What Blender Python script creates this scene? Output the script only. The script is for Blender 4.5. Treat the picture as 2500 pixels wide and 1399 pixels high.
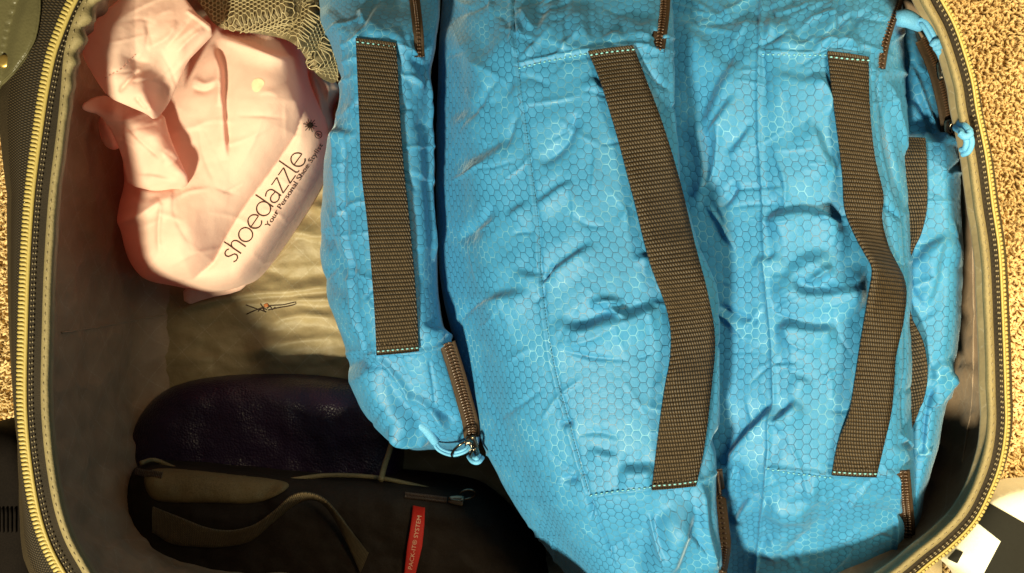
import bpy, bmesh, math, random
import numpy as np
from mathutils import Vector, Matrix
from mathutils.bvhtree import BVHTree
from mathutils.geometry import delaunay_2d_cdt

for o in list(bpy.data.objects):
    bpy.data.objects.remove(o)
random.seed(7)
rng = np.random.default_rng(7)
scene = bpy.context.scene
COL = scene.collection

# ------------------------------------------------------------------ camera
S = 0.00025          # metres per photo pixel in the plane of the suitcase rim
H = 0.62             # camera height above the rim
CX, CY = 1250.0, 699.5
ZF = -0.24           # suitcase floor
ZC = -0.262          # carpet
cam_d = bpy.data.cameras.new('camera')
cam = bpy.data.objects.new('camera', cam_d)
COL.objects.link(cam)
cam.location = (0, 0, H)
cam_d.sensor_width = 36.0
cam_d.lens = 36.0 * H / (2500 * S)
cam_d.clip_start = 0.01
cam_d.clip_end = 50
scene.camera = cam

# ------------------------------------------------------------------ light
world = bpy.data.worlds.new('World')
scene.world = world
world.use_nodes = True
bg = world.node_tree.nodes['Background']
bg.inputs[0].default_value = (1.0, 0.78, 0.56, 1)
bg.inputs[1].default_value = 0.105


def lamp(name, loc, target, size, power, color):
    d = bpy.data.lights.new(name, 'AREA')
    d.shape = 'DISK'
    d.size = size
    d.energy = power
    d.color = color
    o = bpy.data.objects.new(name, d)
    COL.objects.link(o)
    o.location = loc
    o.rotation_euler = (Vector(target) - Vector(loc)).to_track_quat('-Z', 'Y').to_euler()
    return o


lamp('ceiling_lamp', (-0.56, -1.12, 1.50), (0, 0, -0.05), 0.22, 94.0, (1.0, 0.91, 0.60))


def fill_spot(name, loc, target, power, color, cone, blend, size):
    d = bpy.data.lights.new(name, 'SPOT')
    d.energy = power; d.color = color; d.spot_size = math.radians(cone); d.spot_blend = blend; d.shadow_soft_size = size
    o = bpy.data.objects.new(name, d)
    COL.objects.link(o)
    o.location = loc
    o.rotation_euler = (Vector(target) - Vector(loc)).to_track_quat('-Z', 'Y').to_euler()
    return o


# added fill spot, no real lamp: its cone brightens the carpet on the right
fill_spot('carpet_fill_spot', (0.72, 0.34, 1.05), (0.54, 0.06, ZC), 165.0, (1.0, 0.82, 0.46), 56, 0.75, 0.28)

scene.view_settings.view_transform = 'Standard'
scene.view_settings.look = 'None'
scene.view_settings.exposure = 0.0
scene.view_settings.gamma = 1.0


# ------------------------------------------------------------------ helpers
def P(x, y, z):
    x = np.asarray(x, float); y = np.asarray(y, float); z = np.asarray(z, float)
    k = S * (H - z) / H
    return np.stack([(x - CX) * k, (CY - y) * k, z + 0 * x], -1)


def to_px(p):
    p = np.asarray(p)
    k = S * (H - p[..., 2]) / H
    return p[..., 0] / k + CX, CY - p[..., 1] / k


def pchip(xk, yk, x):
    """monotone cubic through (xk, yk); yk may have extra trailing dims"""
    xk = np.asarray(xk, float); yk = np.asarray(yk, float); x = np.asarray(x, float)
    sh = (-1,) + (1,) * (yk.ndim - 1)
    h = np.diff(xk).reshape(sh)
    dl = np.diff(yk, axis=0) / h
    m = np.zeros_like(yk)
    if len(xk) > 2:
        w1 = 2 * h[1:] + h[:-1]; w2 = h[1:] + 2 * h[:-1]
        ok = dl[:-1] * dl[1:] > 0
        with np.errstate(divide='ignore', invalid='ignore'):
            hm = (w1 + w2) / (w1 / dl[:-1] + w2 / dl[1:])
        m[1:-1] = np.where(ok, hm, 0)
    m[0] = dl[0]; m[-1] = dl[-1]
    i = np.clip(np.searchsorted(xk, x, side='right') - 1, 0, len(xk) - 2)
    hh = h.reshape(-1)[i].reshape((-1,) + (1,) * (yk.ndim - 1))
    t = ((x - xk[i]) / h.reshape(-1)[i]).reshape((-1,) + (1,) * (yk.ndim - 1))
    t2, t3 = t * t, t * t * t
    return ((2 * t3 - 3 * t2 + 1) * yk[i] + (t3 - 2 * t2 + t) * hh * m[i]
            + (-2 * t3 + 3 * t2) * yk[i + 1] + (t3 - t2) * hh * m[i + 1])


def catmull(pts, n, closed=False):
    """smooth curve through pts, n samples at even arc length"""
    p = np.asarray(pts, float)
    if closed:
        q = np.vstack([p[-1:], p, p[:2]])
    else:
        q = np.vstack([2 * p[:1] - p[1:2], p, 2 * p[-1:] - p[-2:-1]])
    out = []
    k = 14
    for i in range(1, len(q) - 2):
        p0, p1, p2, p3 = q[i - 1], q[i], q[i + 1], q[i + 2]
        t = np.linspace(0, 1, k, endpoint=False)[:, None]
        out.append(0.5 * ((2 * p1) + (-p0 + p2) * t + (2 * p0 - 5 * p1 + 4 * p2 - p3) * t ** 2
                          + (-p0 + 3 * p1 - 3 * p2 + p3) * t ** 3))
    out = np.vstack(out + [q[-2:-1]])
    return resample(out, n, closed)


def resample(p, n, closed=False):
    p = np.asarray(p, float)
    d = np.concatenate([[0], np.cumsum(np.linalg.norm(np.diff(p, axis=0), axis=1))])
    t = np.linspace(0, d[-1], n + 1)[:-1] if closed else np.linspace(0, d[-1], n)
    return np.stack([np.interp(t, d, p[:, k]) for k in range(p.shape[1])], -1)


def _hash(ix, iy, seed):
    n = (ix.astype(np.int64) * 374761393 + iy.astype(np.int64) * 668265263 + seed * 1442695041) & 0xffffffff
    n = ((n ^ (n >> 13)) * 1274126177) & 0xffffffff
    n = (n ^ (n >> 16)) & 0xffffffff
    return n / 4294967296.0


def noise(x, y, seed=0):
    """gradient noise about -0.7..0.7"""
    x = np.asarray(x, float); y = np.asarray(y, float)
    ix = np.floor(x); iy = np.floor(y); fx = x - ix; fy = y - iy
    u = fx * fx * fx * (fx * (fx * 6 - 15) + 10); v = fy * fy * fy * (fy * (fy * 6 - 15) + 10)

    def g(a, b):
        th = _hash(ix + a, iy + b, seed) * 2 * np.pi
        return np.cos(th) * (fx - a) + np.sin(th) * (fy - b)
    return (g(0, 0) * (1 - u) + g(1, 0) * u) * (1 - v) + (g(0, 1) * (1 - u) + g(1, 1) * u) * v


def fbm(x, y, seed=0, o=3):
    return sum(noise(x * 2 ** k, y * 2 ** k, seed + k) / 2 ** k for k in range(o))


def crumple(x, y, L, seed, o=3):
    """facetted folds: sharp creases, wavelength about L pixels"""
    r = 0
    for k in range(o):
        a = 0.9 * k + seed
        c, s = math.cos(a), math.sin(a)
        X = (x * c - y * s) / (L * 0.75 ** k); Y = (x * s + y * c) / (L * 1.9 * 0.75 ** k)
        wx = 0.5 * noise(X * .7, Y * .7, seed + 50 + k)
        r = r - np.abs(noise(X + wx, Y, seed + 10 * k)) * 0.8 ** k
    return r


def poly_dist(x, y, pts, closed=False):
    """distance, signed side, and 0..1 position along a polyline"""
    p = np.asarray(pts, float)
    if closed:
        p = np.vstack([p, p[:1]])
    best = np.full(x.shape, 1e9); sgn = np.zeros(x.shape); tt = np.zeros(x.shape)
    L = np.linalg.norm(np.diff(p, axis=0), axis=1); cum = np.concatenate([[0], np.cumsum(L)])
    for i in range(len(p) - 1):
        ax, ay = p[i]; dx, dy = p[i + 1] - p[i]
        l2 = dx * dx + dy * dy + 1e-9
        t = np.clip(((x - ax) * dx + (y - ay) * dy) / l2, 0, 1)
        ex = x - ax - t * dx; ey = y - ay - t * dy
        d = np.hypot(ex, ey); m = d < best
        best = np.where(m, d, best)
        sgn = np.where(m, np.sign(dx * ey - dy * ex), sgn)
        tt = np.where(m, (cum[i] + t * L[i]) / cum[-1], tt)
    return best, sgn, tt


def inside(x, y, poly):
    r = np.zeros(x.shape, bool)
    n = len(poly); j = n - 1
    for i in range(n):
        xi, yi = poly[i]; xj, yj = poly[j]
        c = ((yi > y) != (yj > y)) & (x < (xj - xi) * (y - yi) / (yj - yi + 1e-12) + xi)
        r ^= c
        j = i
    return r


def creases(x, y, lst):
    """sum of folds; each (points, width one side, width other side, height, end taper)"""
    z = np.zeros(x.shape)
    for pts, wa, wb, hgt, tap in lst:
        p = np.asarray(pts, float)
        R_ = 3 * (wa + wb)
        m = (x > p[:, 0].min() - R_) & (x < p[:, 0].max() + R_) & (y > p[:, 1].min() - R_) & (y < p[:, 1].max() + R_)
        if not m.any():
            continue
        q = catmull(p, 24) if len(p) > 2 else p
        d, s, t = poly_dist(x[m], y[m], q)
        if hgt <= -0.0045:
            # slack cloth folded over: long rise, short steep fall
            tv = p[-1] - p[0]
            nv = np.array([-tv[1], tv[0]])                  # side with s > 0
            up_ = 1.0 if nv @ np.array([0.45, -0.9]) > 0 else -1.0
            u = d * s * up_; W = (wa + wb) * 0.80; A = -hgt * 0.46
            k = np.clip((u + W / 2) / W, 0, 1); k = k * k * (3 - 2 * k)
            e = np.where(u < -W / 2, np.exp(-((u + W / 2) / (1.7 * W)) ** 2),
                         np.where(u > W / 2, -0.4 * np.exp(-((u - W / 2) / (1.3 * W)) ** 2), 1 - 1.4 * k))
            if tap:
                e = e * np.clip(np.minimum(t, 1 - t) / (tap * 1.3), 0.0, 1)
            z[m] += A * e
            continue
        w = np.where(s > 0, wa, wb)
        e = 0.6 * np.exp(-(d / w) ** 2) + 0.4 * np.exp(-d / (0.8 * w))
        if tap:
            e = e * np.clip(np.minimum(t, 1 - t) / tap, 0.0, 1) ** 0.7
        z[m] += hgt * e
    return z


def tps(ctrl):
    c = np.asarray(ctrl, float); n = len(c)

    def U(r2):
        return 0.5 * r2 * np.log(r2 + 1e-9)
    X = c[:, :2] / 100.0
    K = U(((X[:, None] - X[None]) ** 2).sum(-1)) + np.eye(n) * 1e-3
    Pm = np.column_stack([np.ones(n), X])
    A = np.block([[K, Pm], [Pm.T, np.zeros((3, 3))]])
    w = np.linalg.solve(A, np.concatenate([c[:, 2], np.zeros(3)]))

    def ev(x, y):
        q = np.stack([x, y], -1) / 100.0
        k = U(((q[:, None] - X[None]) ** 2).sum(-1))
        return k @ w[:n] + w[n] + q @ w[n + 1:]
    return ev


def tag(o, label=None, cat=None, group=None, kind=None):
    if label: o['label'] = label
    if cat: o['category'] = cat
    if group: o['group'] = group
    if kind: o['kind'] = kind
    return o


def empty(name, loc, label, cat, group=None):
    o = bpy.data.objects.new(name, None)
    COL.objects.link(o)
    o.location = loc
    o.empty_display_size = 0.02
    return tag(o, label, cat, group)


def mk(name, v, f, mat, parent=None, uv=None, smooth=True, kind=None):
    v = np.asarray(v, float)
    if parent is not None:                      # children are stored relative to their thing
        off = parent.get('_w', None)
        if off is None:
            off = np.array(parent.location)
        v = v - np.array(off)
    me = bpy.data.meshes.new(name)
    me.from_pydata(v.tolist(), [], f)
    if uv is not None:
        idx = np.empty(len(me.loops), np.int32)
        me.loops.foreach_get('vertex_index', idx)
        l = me.uv_layers.new(name='UVMap')
        l.data.foreach_set('uv', np.asarray(uv, np.float32)[idx].ravel())
    if smooth:
        me.polygons.foreach_set('use_smooth', [True] * len(me.polygons))
    me.materials.append(mat)
    me.update()
    o = bpy.data.objects.new(name, me)
    COL.objects.link(o)
    if parent is not None:
        o.parent = parent
        off = parent.get('_w', None)
        if parent.type == 'MESH' and off is None:
            pass
    if kind: o['kind'] = kind
    return o


def child_of_mesh(o, parent):
    o.parent = parent
    return o


def gridfaces(n, m, wrap=False):
    mm = m if wrap else m - 1
    i = np.arange(n - 1)[:, None] * m; j = np.arange(mm)[None, :]; k = (j + 1) % m
    return [tuple(q) for q in np.stack([i + j, i + k, i + m + k, i + m + j], -1).reshape(-1, 4).tolist()]


def up_faces(v, f):
    """flip the winding so that faces look up on the whole"""
    v = np.asarray(v); q = np.asarray([a[:3] for a in f[:4000]])
    n = np.cross(v[q[:, 1]] - v[q[:, 0]], v[q[:, 2]] - v[q[:, 0]])[:, 2].sum()
    return f if n > 0 else [tuple(reversed(a)) for a in f]


CAM = np.array([0, 0, H])


class Surf:
    def __init__(self, v, f):
        self.t = BVHTree.FromPolygons(np.asarray(v).tolist(), f)

    def hit(self, x, y, off=0.0):
        d = Vector(P(x, y, 0.0) - CAM).normalized()
        l, n, i, dist = self.t.ray_cast(Vector(CAM), d)
        if l is None:
            return None
        if n.z < 0: n = -n
        return np.array(l + n * off)

    def z(self, x, y, default=-0.05):
        h = self.hit(float(x), float(y))
        return default if h is None else h[2]


# ------------------------------------------------------------------ materials
def newmat(name):
    m = bpy.data.materials.new(name)
    m.use_nodes = True
    nt = m.node_tree
    b = nt.nodes['Principled BSDF']
    return m, nt, b


class N:
    def __init__(self, nt):
        self.nt = nt

    def _in(self, sock, v):
        if isinstance(v, bpy.types.NodeSocket):
            self.nt.links.new(v, sock)
        elif v is not None:
            sock.default_value = v

    def math(self, op, a, b=None, c=None, clamp=False):
        n = self.nt.nodes.new('ShaderNodeMath'); n.operation = op; n.use_clamp = clamp
        for s, v in zip(n.inputs, (a, b, c)):
            self._in(s, v)
        return n.outputs[0]

    def vmath(self, op, a, b=None):
        n = self.nt.nodes.new('ShaderNodeVectorMath'); n.operation = op
        self._in(n.inputs[0], a)
        if b is not None: self._in(n.inputs[1], b)
        return n.outputs['Value'] if op in ('LENGTH', 'DOT_PRODUCT') else n.outputs[0]

    def sep(self, v):
        n = self.nt.nodes.new('ShaderNodeSeparateXYZ'); self._in(n.inputs[0], v); return n.outputs

    def comb(self, x, y, z=0.0):
        n = self.nt.nodes.new('ShaderNodeCombineXYZ')
        for s, v in zip(n.inputs, (x, y, z)): self._in(s, v)
        return n.outputs[0]

    def coord(self, which='UV'):
        return self.nt.nodes.new('ShaderNodeTexCoord').outputs[which]

    def noise(self, vec, scale, detail=3.0, rough=0.5, out=0):
        n = self.nt.nodes.new('ShaderNodeTexNoise'); self._in(n.inputs['Vector'], vec)
        n.inputs['Scale'].default_value = scale; n.inputs['Detail'].default_value = detail
        n.inputs['Roughness'].default_value = rough
        return n.outputs[out]

    def voronoi(self, vec, scale, feature='F1', out='Distance'):
        n = self.nt.nodes.new('ShaderNodeTexVoronoi'); n.feature = feature
        self._in(n.inputs['Vector'], vec); n.inputs['Scale'].default_value = scale
        return n.outputs[out]

    def mix(self, f, a, b):
        n = self.nt.nodes.new('ShaderNodeMix'); n.data_type = 'RGBA'
        self._in(n.inputs[0], f)
        self._in(n.inputs[6], a if isinstance(a, bpy.types.NodeSocket) else (*a, 1)[:4])
        self._in(n.inputs[7], b if isinstance(b, bpy.types.NodeSocket) else (*b, 1)[:4])
        return n.outputs[2]

    def mapr(self, v, a, b, c=0.0, d=1.0, smooth=True):
        n = self.nt.nodes.new('ShaderNodeMapRange')
        n.interpolation_type = 'SMOOTHSTEP' if smooth else 'LINEAR'
        self._in(n.inputs[0], v)
        for i, q in enumerate((a, b, c, d)): self._in(n.inputs[i + 1], q)
        return n.outputs[0]

    def bump(self, h, dist, strength=1.0, normal=None):
        n = self.nt.nodes.new('ShaderNodeBump')
        n.inputs['Strength'].default_value = strength; n.inputs['Distance'].default_value = dist
        self._in(n.inputs['Height'], h)
        if normal is not None: self._in(n.inputs['Normal'], normal)
        return n.outputs[0]


def mat_ripstop(name, c_cell, c_line, sheen):
    m, nt, b = newmat(name)
    g = N(nt)
    uv = g.coord('UV')                                   # millimetres on the cloth
    wob = g.vmath('SCALE', g.vmath('SUBTRACT', g.noise(uv, 0.09, 2, .5, 1), (0.5, 0.5, 0.5)))
    wob.node.inputs['Scale'].default_value = 1.6
    q = g.sep(g.vmath('ADD', uv, wob))
    py = g.math('MULTIPLY', g.math('ADD', q[1], 3000.0), 1 / 6.1)
    px = g.math('MULTIPLY', g.math('ADD', q[0], 3000.0), 1.73205 / 9.3)
    p = g.comb(py, px, 0.0)
    s = (1.0, 1.73205, 1.0); hs = (0.5, 0.866025, 0.0)

    def hexd(v):
        a = g.vmath('ABSOLUTE', g.vmath('SUBTRACT', g.vmath('MODULO', v, s), hs))
        x = g.sep(a)
        return g.math('MAXIMUM', x[0], g.math('ADD', g.math('MULTIPLY', x[0], 0.5), g.math('MULTIPLY', x[1], 0.866025)))
    d = g.math('MINIMUM', hexd(p), hexd(g.vmath('ADD', p, hs)))
    edge = g.math('SUBTRACT', 0.5, d)
    line = g.mapr(edge, 0.018, 0.058, 1.0, 0.0)
    pillow = g.mapr(edge, 0.0, 0.26, 0.0, 1.0)
    weave = g.noise(uv, 3.2, 2, 0.7)
    patch = g.mapr(g.noise(uv, 0.035, 3, 0.6), 0.46, 0.66, 0.0, 1.0)  # sheen shifting over the weave, painted as patches of lighter lines
    lc = g.mix(g.math('MULTIPLY', patch, 0.8), tuple(c * 0.42 for c in c_cell), c_line)
    cell = g.mix(g.mapr(weave, 0.3, 0.7, 0, 1), tuple(c * 0.86 for c in c_cell), tuple(min(1, c * 1.12) for c in c_cell))
    nt.links.new(g.mix(line, cell, lc), b.inputs['Base Color'])
    rough = g.math('ADD', g.math('MULTIPLY', weave, 0.16), g.mapr(line, 0, 1, 0.50, 0.32))
    nt.links.new(rough, b.inputs['Roughness'])
    b.inputs['Specular IOR Level'].default_value = 0.42
    b.inputs['Sheen Weight'].default_value = sheen
    b.inputs['Sheen Roughness'].default_value = 0.35
    b.inputs['Sheen Tint'].default_value = (0.8, 0.95, 1.0, 1)
    h = g.math('ADD', g.math('MULTIPLY', pillow, 0.6), g.math('MULTIPLY', line, 0.35))
    crk = g.noise(uv, 0.16, 4, 0.62)
    n1 = g.bump(crk, 6e-4, 0.8)
    n2 = g.bump(h, 2.2e-4, 0.9, n1)
    n3 = g.bump(weave, 5e-5, 0.6, n2)
    nt.links.new(n3, b.inputs['Normal'])
    return m


def mat_web(name, c0, c1, rib=2.45, bead=1.7, gloss=0.55):
    m, nt, b = newmat(name)
    g = N(nt)
    q = g.sep(g.coord('UV'))
    rv = g.math('MULTIPLY', q[1], 1 / rib)
    row = g.math('FLOOR', rv)
    fr = g.math('FRACT', rv)
    r = g.math('SINE', g.math('MULTIPLY', fr, math.pi))
    ph = g.math('ADD', g.math('MULTIPLY', q[0], 1 / bead), g.math('ADD', g.math('MULTIPLY', row, 0.5), g.math('MULTIPLY', fr, 0.45)))
    bd = g.math('ABSOLUTE', g.math('SINE', g.math('MULTIPLY', ph, math.pi)))
    h = g.math('MULTIPLY', g.math('POWER', r, 0.6), g.math('ADD', 0.35, g.math('MULTIPLY', bd, 0.65)))
    n = g.noise(g.coord('UV'), 0.3, 3, 0.6)
    f = g.math('MULTIPLY', g.mapr(h, 0.15, 0.9, 0, 1), g.mapr(n, 0.3, 0.7, 0.6, 1.0))
    nt.links.new(g.mix(f, c0, c1), b.inputs['Base Color'])
    b.inputs['Roughness'].default_value = gloss
    b.inputs['Specular IOR Level'].default_value = 0.4
    nt.links.new(g.bump(h, 9e-4, 1.0), b.inputs['Normal'])
    return m


def mat_cloth(name, c, var=0.12, rough=0.8, spec=0.25, sheen=0.0, bump=1e-4, nscale=900, big=None, trans=0.0, c2=None):
    m, nt, b = newmat(name)
    g = N(nt)
    o = g.coord('Object')
    n = g.noise(o, nscale, 2, 0.6)
    n2 = g.noise(o, 28, 4, 0.6)
    f = g.math('ADD', g.math('MULTIPLY', n, 0.5), g.math('MULTIPLY', n2, 0.5))
    hi = c2 or tuple(min(1, x * (1 + var)) for x in c)
    nt.links.new(g.mix(g.mapr(f, 0.35, 0.65, 0, 1), tuple(x * (1 - var) for x in c), hi), b.inputs['Base Color'])
    b.inputs['Roughness'].default_value = rough
    b.inputs['Specular IOR Level'].default_value = spec
    b.inputs['Sheen Weight'].default_value = sheen
    nn = g.bump(n, bump, 0.8)
    if big:
        nn = g.bump(g.noise(o, big[0], 4, 0.6), big[1], 0.8, nn)
    nt.links.new(nn, b.inputs['Normal'])
    if trans:
        tr = nt.nodes.new('ShaderNodeBsdfTranslucent'); tr.inputs[0].default_value = (0.95, 0.36, 0.30, 1)
        mx = nt.nodes.new('ShaderNodeMixShader'); mx.inputs[0].default_value = trans
        nt.links.new(b.outputs[0], mx.inputs[1]); nt.links.new(tr.outputs[0], mx.inputs[2])
        nt.links.new(mx.outputs[0], nt.nodes['Material Output'].inputs[0])
    return m


def mat_ballistic(name, c0, c1):
    """coarse dark basket weave of the suitcase shell, UV in millimetres"""
    m, nt, b = newmat(name)
    g = N(nt)
    q = g.sep(g.coord('UV'))
    a = g.math('MULTIPLY', g.math('ADD', q[0], q[1]), 1 / 1.7)
    c = g.math('MULTIPLY', g.math('SUBTRACT', q[0], q[1]), 1 / 1.7)
    h = g.math('MULTIPLY', g.math('ABSOLUTE', g.math('SINE', g.math('MULTIPLY', a, math.pi))),
               g.math('ABSOLUTE', g.math('SINE', g.math('MULTIPLY', c, math.pi))))
    nt.links.new(g.mix(g.mapr(h, 0.2, 0.95, 0, 1), c0, c1), b.inputs['Base Color'])
    b.inputs['Roughness'].default_value = 0.6
    b.inputs['Specular IOR Level'].default_value = 0.2
    nt.links.new(g.bump(h, 3e-4, 0.9), b.inputs['Normal'])
    return m


def mat_leather(name, c, scale=420, rough=0.35, dist=6e-4):
    m, nt, b = newmat(name)
    g = N(nt)
    o = g.coord('Object')
    v = g.voronoi(o, scale, 'F1')
    n = g.noise(o, 40, 3)
    nt.links.new(g.mix(n, tuple(x * 0.7 for x in c), tuple(x * 1.3 for x in c)), b.inputs['Base Color'])
    b.inputs['Roughness'].default_value = rough
    b.inputs['Specular IOR Level'].default_value = 0.3
    nt.links.new(g.bump(g.math('SUBTRACT', 1.0, v), dist, 0.8), b.inputs['Normal'])
    return m


def mat_lining(name, ca=(0.235, 0.175, 0.092), cb=(0.295, 0.225, 0.120)):
    m, nt, b = newmat(name)
    g = N(nt)
    uv = g.coord('UV')                                    # millimetres
    q = g.sep(uv)

    def lat(sx):
        t = g.math('ADD', g.math('MULTIPLY', q[0], sx * 0.70), g.math('MULTIPLY', q[1], 0.71))
        k = g.math('PINGPONG', t, 13.0)
        l = g.mapr(k, 0.25, 0.75, 1.0, 0.0)
        s = g.math('SUBTRACT', g.math('MULTIPLY', q[0], 0.71), g.math('MULTIPLY', q[1], sx * 0.70))
        dash = g.mapr(g.noise(g.comb(g.math('MULTIPLY', s, 0.8), g.math('MULTIPLY', t, 1.4), 0), 1.0, 2, .7), 0.46, 0.56, 0, 1)
        return g.math('MULTIPLY', l, dash)
    pr = g.math('MAXIMUM', lat(1.0), lat(-1.0))
    n = g.noise(uv, 0.05, 4, 0.6)
    base = g.mix(g.mapr(n, 0.3, 0.7, 0, 1), ca, cb)
    nt.links.new(g.mix(g.math('MULTIPLY', pr, 0.32), base, (0.48, 0.42, 0.33)), b.inputs['Base Color'])
    b.inputs['Roughness'].default_value = 0.52
    b.inputs['Specular IOR Level'].default_value = 0.35
    b.inputs['Sheen Weight'].default_value = 0.10
    tw = g.noise(uv, 2.5, 2, 0.7)
    nt.links.new(g.bump(tw, 6e-5, 0.6, g.bump(g.noise(uv, 0.07, 3, .55), 2.0e-3, 0.7)), b.inputs['Normal'])
    return m


def mat_plain(name, c, rough=0.5, metal=0.0, spec=0.5, bump=0.0, nscale=600):
    m, nt, b = newmat(name)
    g = N(nt)
    n = g.noise(g.coord('Object'), nscale, 2, 0.6)
    nt.links.new(g.mix(n, tuple(x * 0.82 for x in c), tuple(min(1, x * 1.18) for x in c)), b.inputs['Base Color'])
    b.inputs['Roughness'].default_value = rough
    b.inputs['Metallic'].default_value = metal
    b.inputs['Specular IOR Level'].default_value = spec
    if bump:
        nt.links.new(g.bump(n, bump, 0.8), b.inputs['Normal'])
    return m


M = {}
M['blue'] = mat_ripstop('blue_ripstop', (0.029, 0.196, 0.410), (0.16, 0.42, 0.60), 0.22)
M['web'] = mat_web('brown_webbing', (0.008, 0.005, 0.0025), (0.072, 0.047, 0.022))
M['darkweb'] = mat_web('dark_webbing', (0.035, 0.022, 0.010), (0.17, 0.115, 0.052), rib=1.4, bead=1.5)
M['ziptape'] = mat_cloth('brown_zip_tape', (0.036, 0.020, 0.009), 0.3, 0.7, 0.3, bump=2e-4, nscale=700)
M['coil'] = mat_plain('brown_coil', (0.055, 0.026, 0.012), 0.28, 0.0, 0.6)
M['bluestitch'] = mat_plain('blue_thread', (0.20, 0.50, 0.56), 0.55)
M['darkseam'] = mat_plain('dark_blue_thread', (0.02, 0.12, 0.19), 0.6)
M['cord'] = mat_cloth('blue_cord', (0.11, 0.36, 0.62), 0.2, 0.6, 0.4, bump=3e-4, nscale=1500)
M['metal'] = mat_plain('dark_metal', (0.16, 0.13, 0.10), 0.22, 1.0)
M['brass'] = mat_plain('brass', (0.62, 0.43, 0.12), 0.35, 0.9)
M['pink'] = mat_cloth('pink_cotton', (0.95, 0.66, 0.55), 0.03, 0.85, 0.15, sheen=0.1, bump=1.2e-4, nscale=1400, big=(60, 8e-4), trans=0.34)
M['ink'] = mat_plain('brown_ink', (0.035, 0.017, 0.010), 0.7, 0, 0.2)
M['stain'] = mat_plain('faint_stain', (0.90, 0.60, 0.40), 0.85, 0, 0.1, nscale=250)
M['lining'] = mat_lining('tan_satin_lining')
M['sidelining'] = mat_lining('brown_side_lining', (0.25, 0.165, 0.105), (0.305, 0.208, 0.135))
M['binding'] = mat_cloth('beige_binding', (0.225, 0.178, 0.088), 0.12, 0.7, 0.3, bump=2.5e-4, nscale=900, big=(90, 1.2e-3))
M['tape'] = mat_cloth('black_brown_tape', (0.020, 0.014, 0.008), 0.3, 0.75, 0.2, bump=3e-4, nscale=1300)
M['shell'] = mat_ballistic('brown_ballistic_nylon', (0.007, 0.0045, 0.002), (0.050, 0.034, 0.016))
M['gold'] = mat_plain('yellow_zip', (0.38, 0.29, 0.085), 0.5, 0.0, 0.5, bump=1.5e-4, nscale=900)
M['thread'] = mat_plain('pale_thread', (0.24, 0.19, 0.11), 0.7)
M['olive'] = mat_leather('olive_leather', (0.085, 0.075, 0.035), 600, 0.32, 2e-4)
M['net'] = mat_plain('tan_net', (0.36, 0.29, 0.16), 0.5, 0, 0.5)
M['netback'] = mat_cloth('tan_net_backing', (0.17, 0.13, 0.07), 0.3, 0.7, 0.3, bump=3e-4, nscale=700)
M['purple'] = mat_leather('dark_purple_leather', (0.018, 0.009, 0.026), 560, 0.36, 6e-4)
M['black'] = mat_cloth('black_nylon', (0.016, 0.010, 0.007), 0.3, 0.75, 0.18, bump=2e-4, nscale=900, big=(35, 3e-3))
M['soot'] = mat_cloth('black_fabric', (0.006, 0.004, 0.003), 0.3, 0.85, 0.08, bump=2e-4, nscale=900)
M['khaki'] = mat_cloth('khaki_panel', (0.13, 0.09, 0.04), 0.25, 0.7, 0.3, bump=2e-4, nscale=900, big=(40, 2e-3))
M['piping'] = mat_cloth('khaki_piping', (0.17, 0.13, 0.065), 0.2, 0.6, 0.3)
M['red'] = mat_cloth('red_tag', (0.55, 0.025, 0.018), 0.1, 0.6, 0.3)
M['redtext'] = mat_plain('tag_lettering', (0.75, 0.52, 0.34), 0.6)
M['white'] = mat_cloth('cream_vinyl', (0.80, 0.76, 0.62), 0.05, 0.5, 0.4, bump=1.5e-4, nscale=700)
M['blackprint'] = mat_plain('black_print', (0.014, 0.013, 0.010), 0.8, 0, 0.15)
M['carpet'] = mat_cloth('tan_carpet', (0.68, 0.485, 0.235), 0.08, 0.95, 0.1, bump=5e-4, nscale=330, c2=(0.80, 0.60, 0.31))


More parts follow.
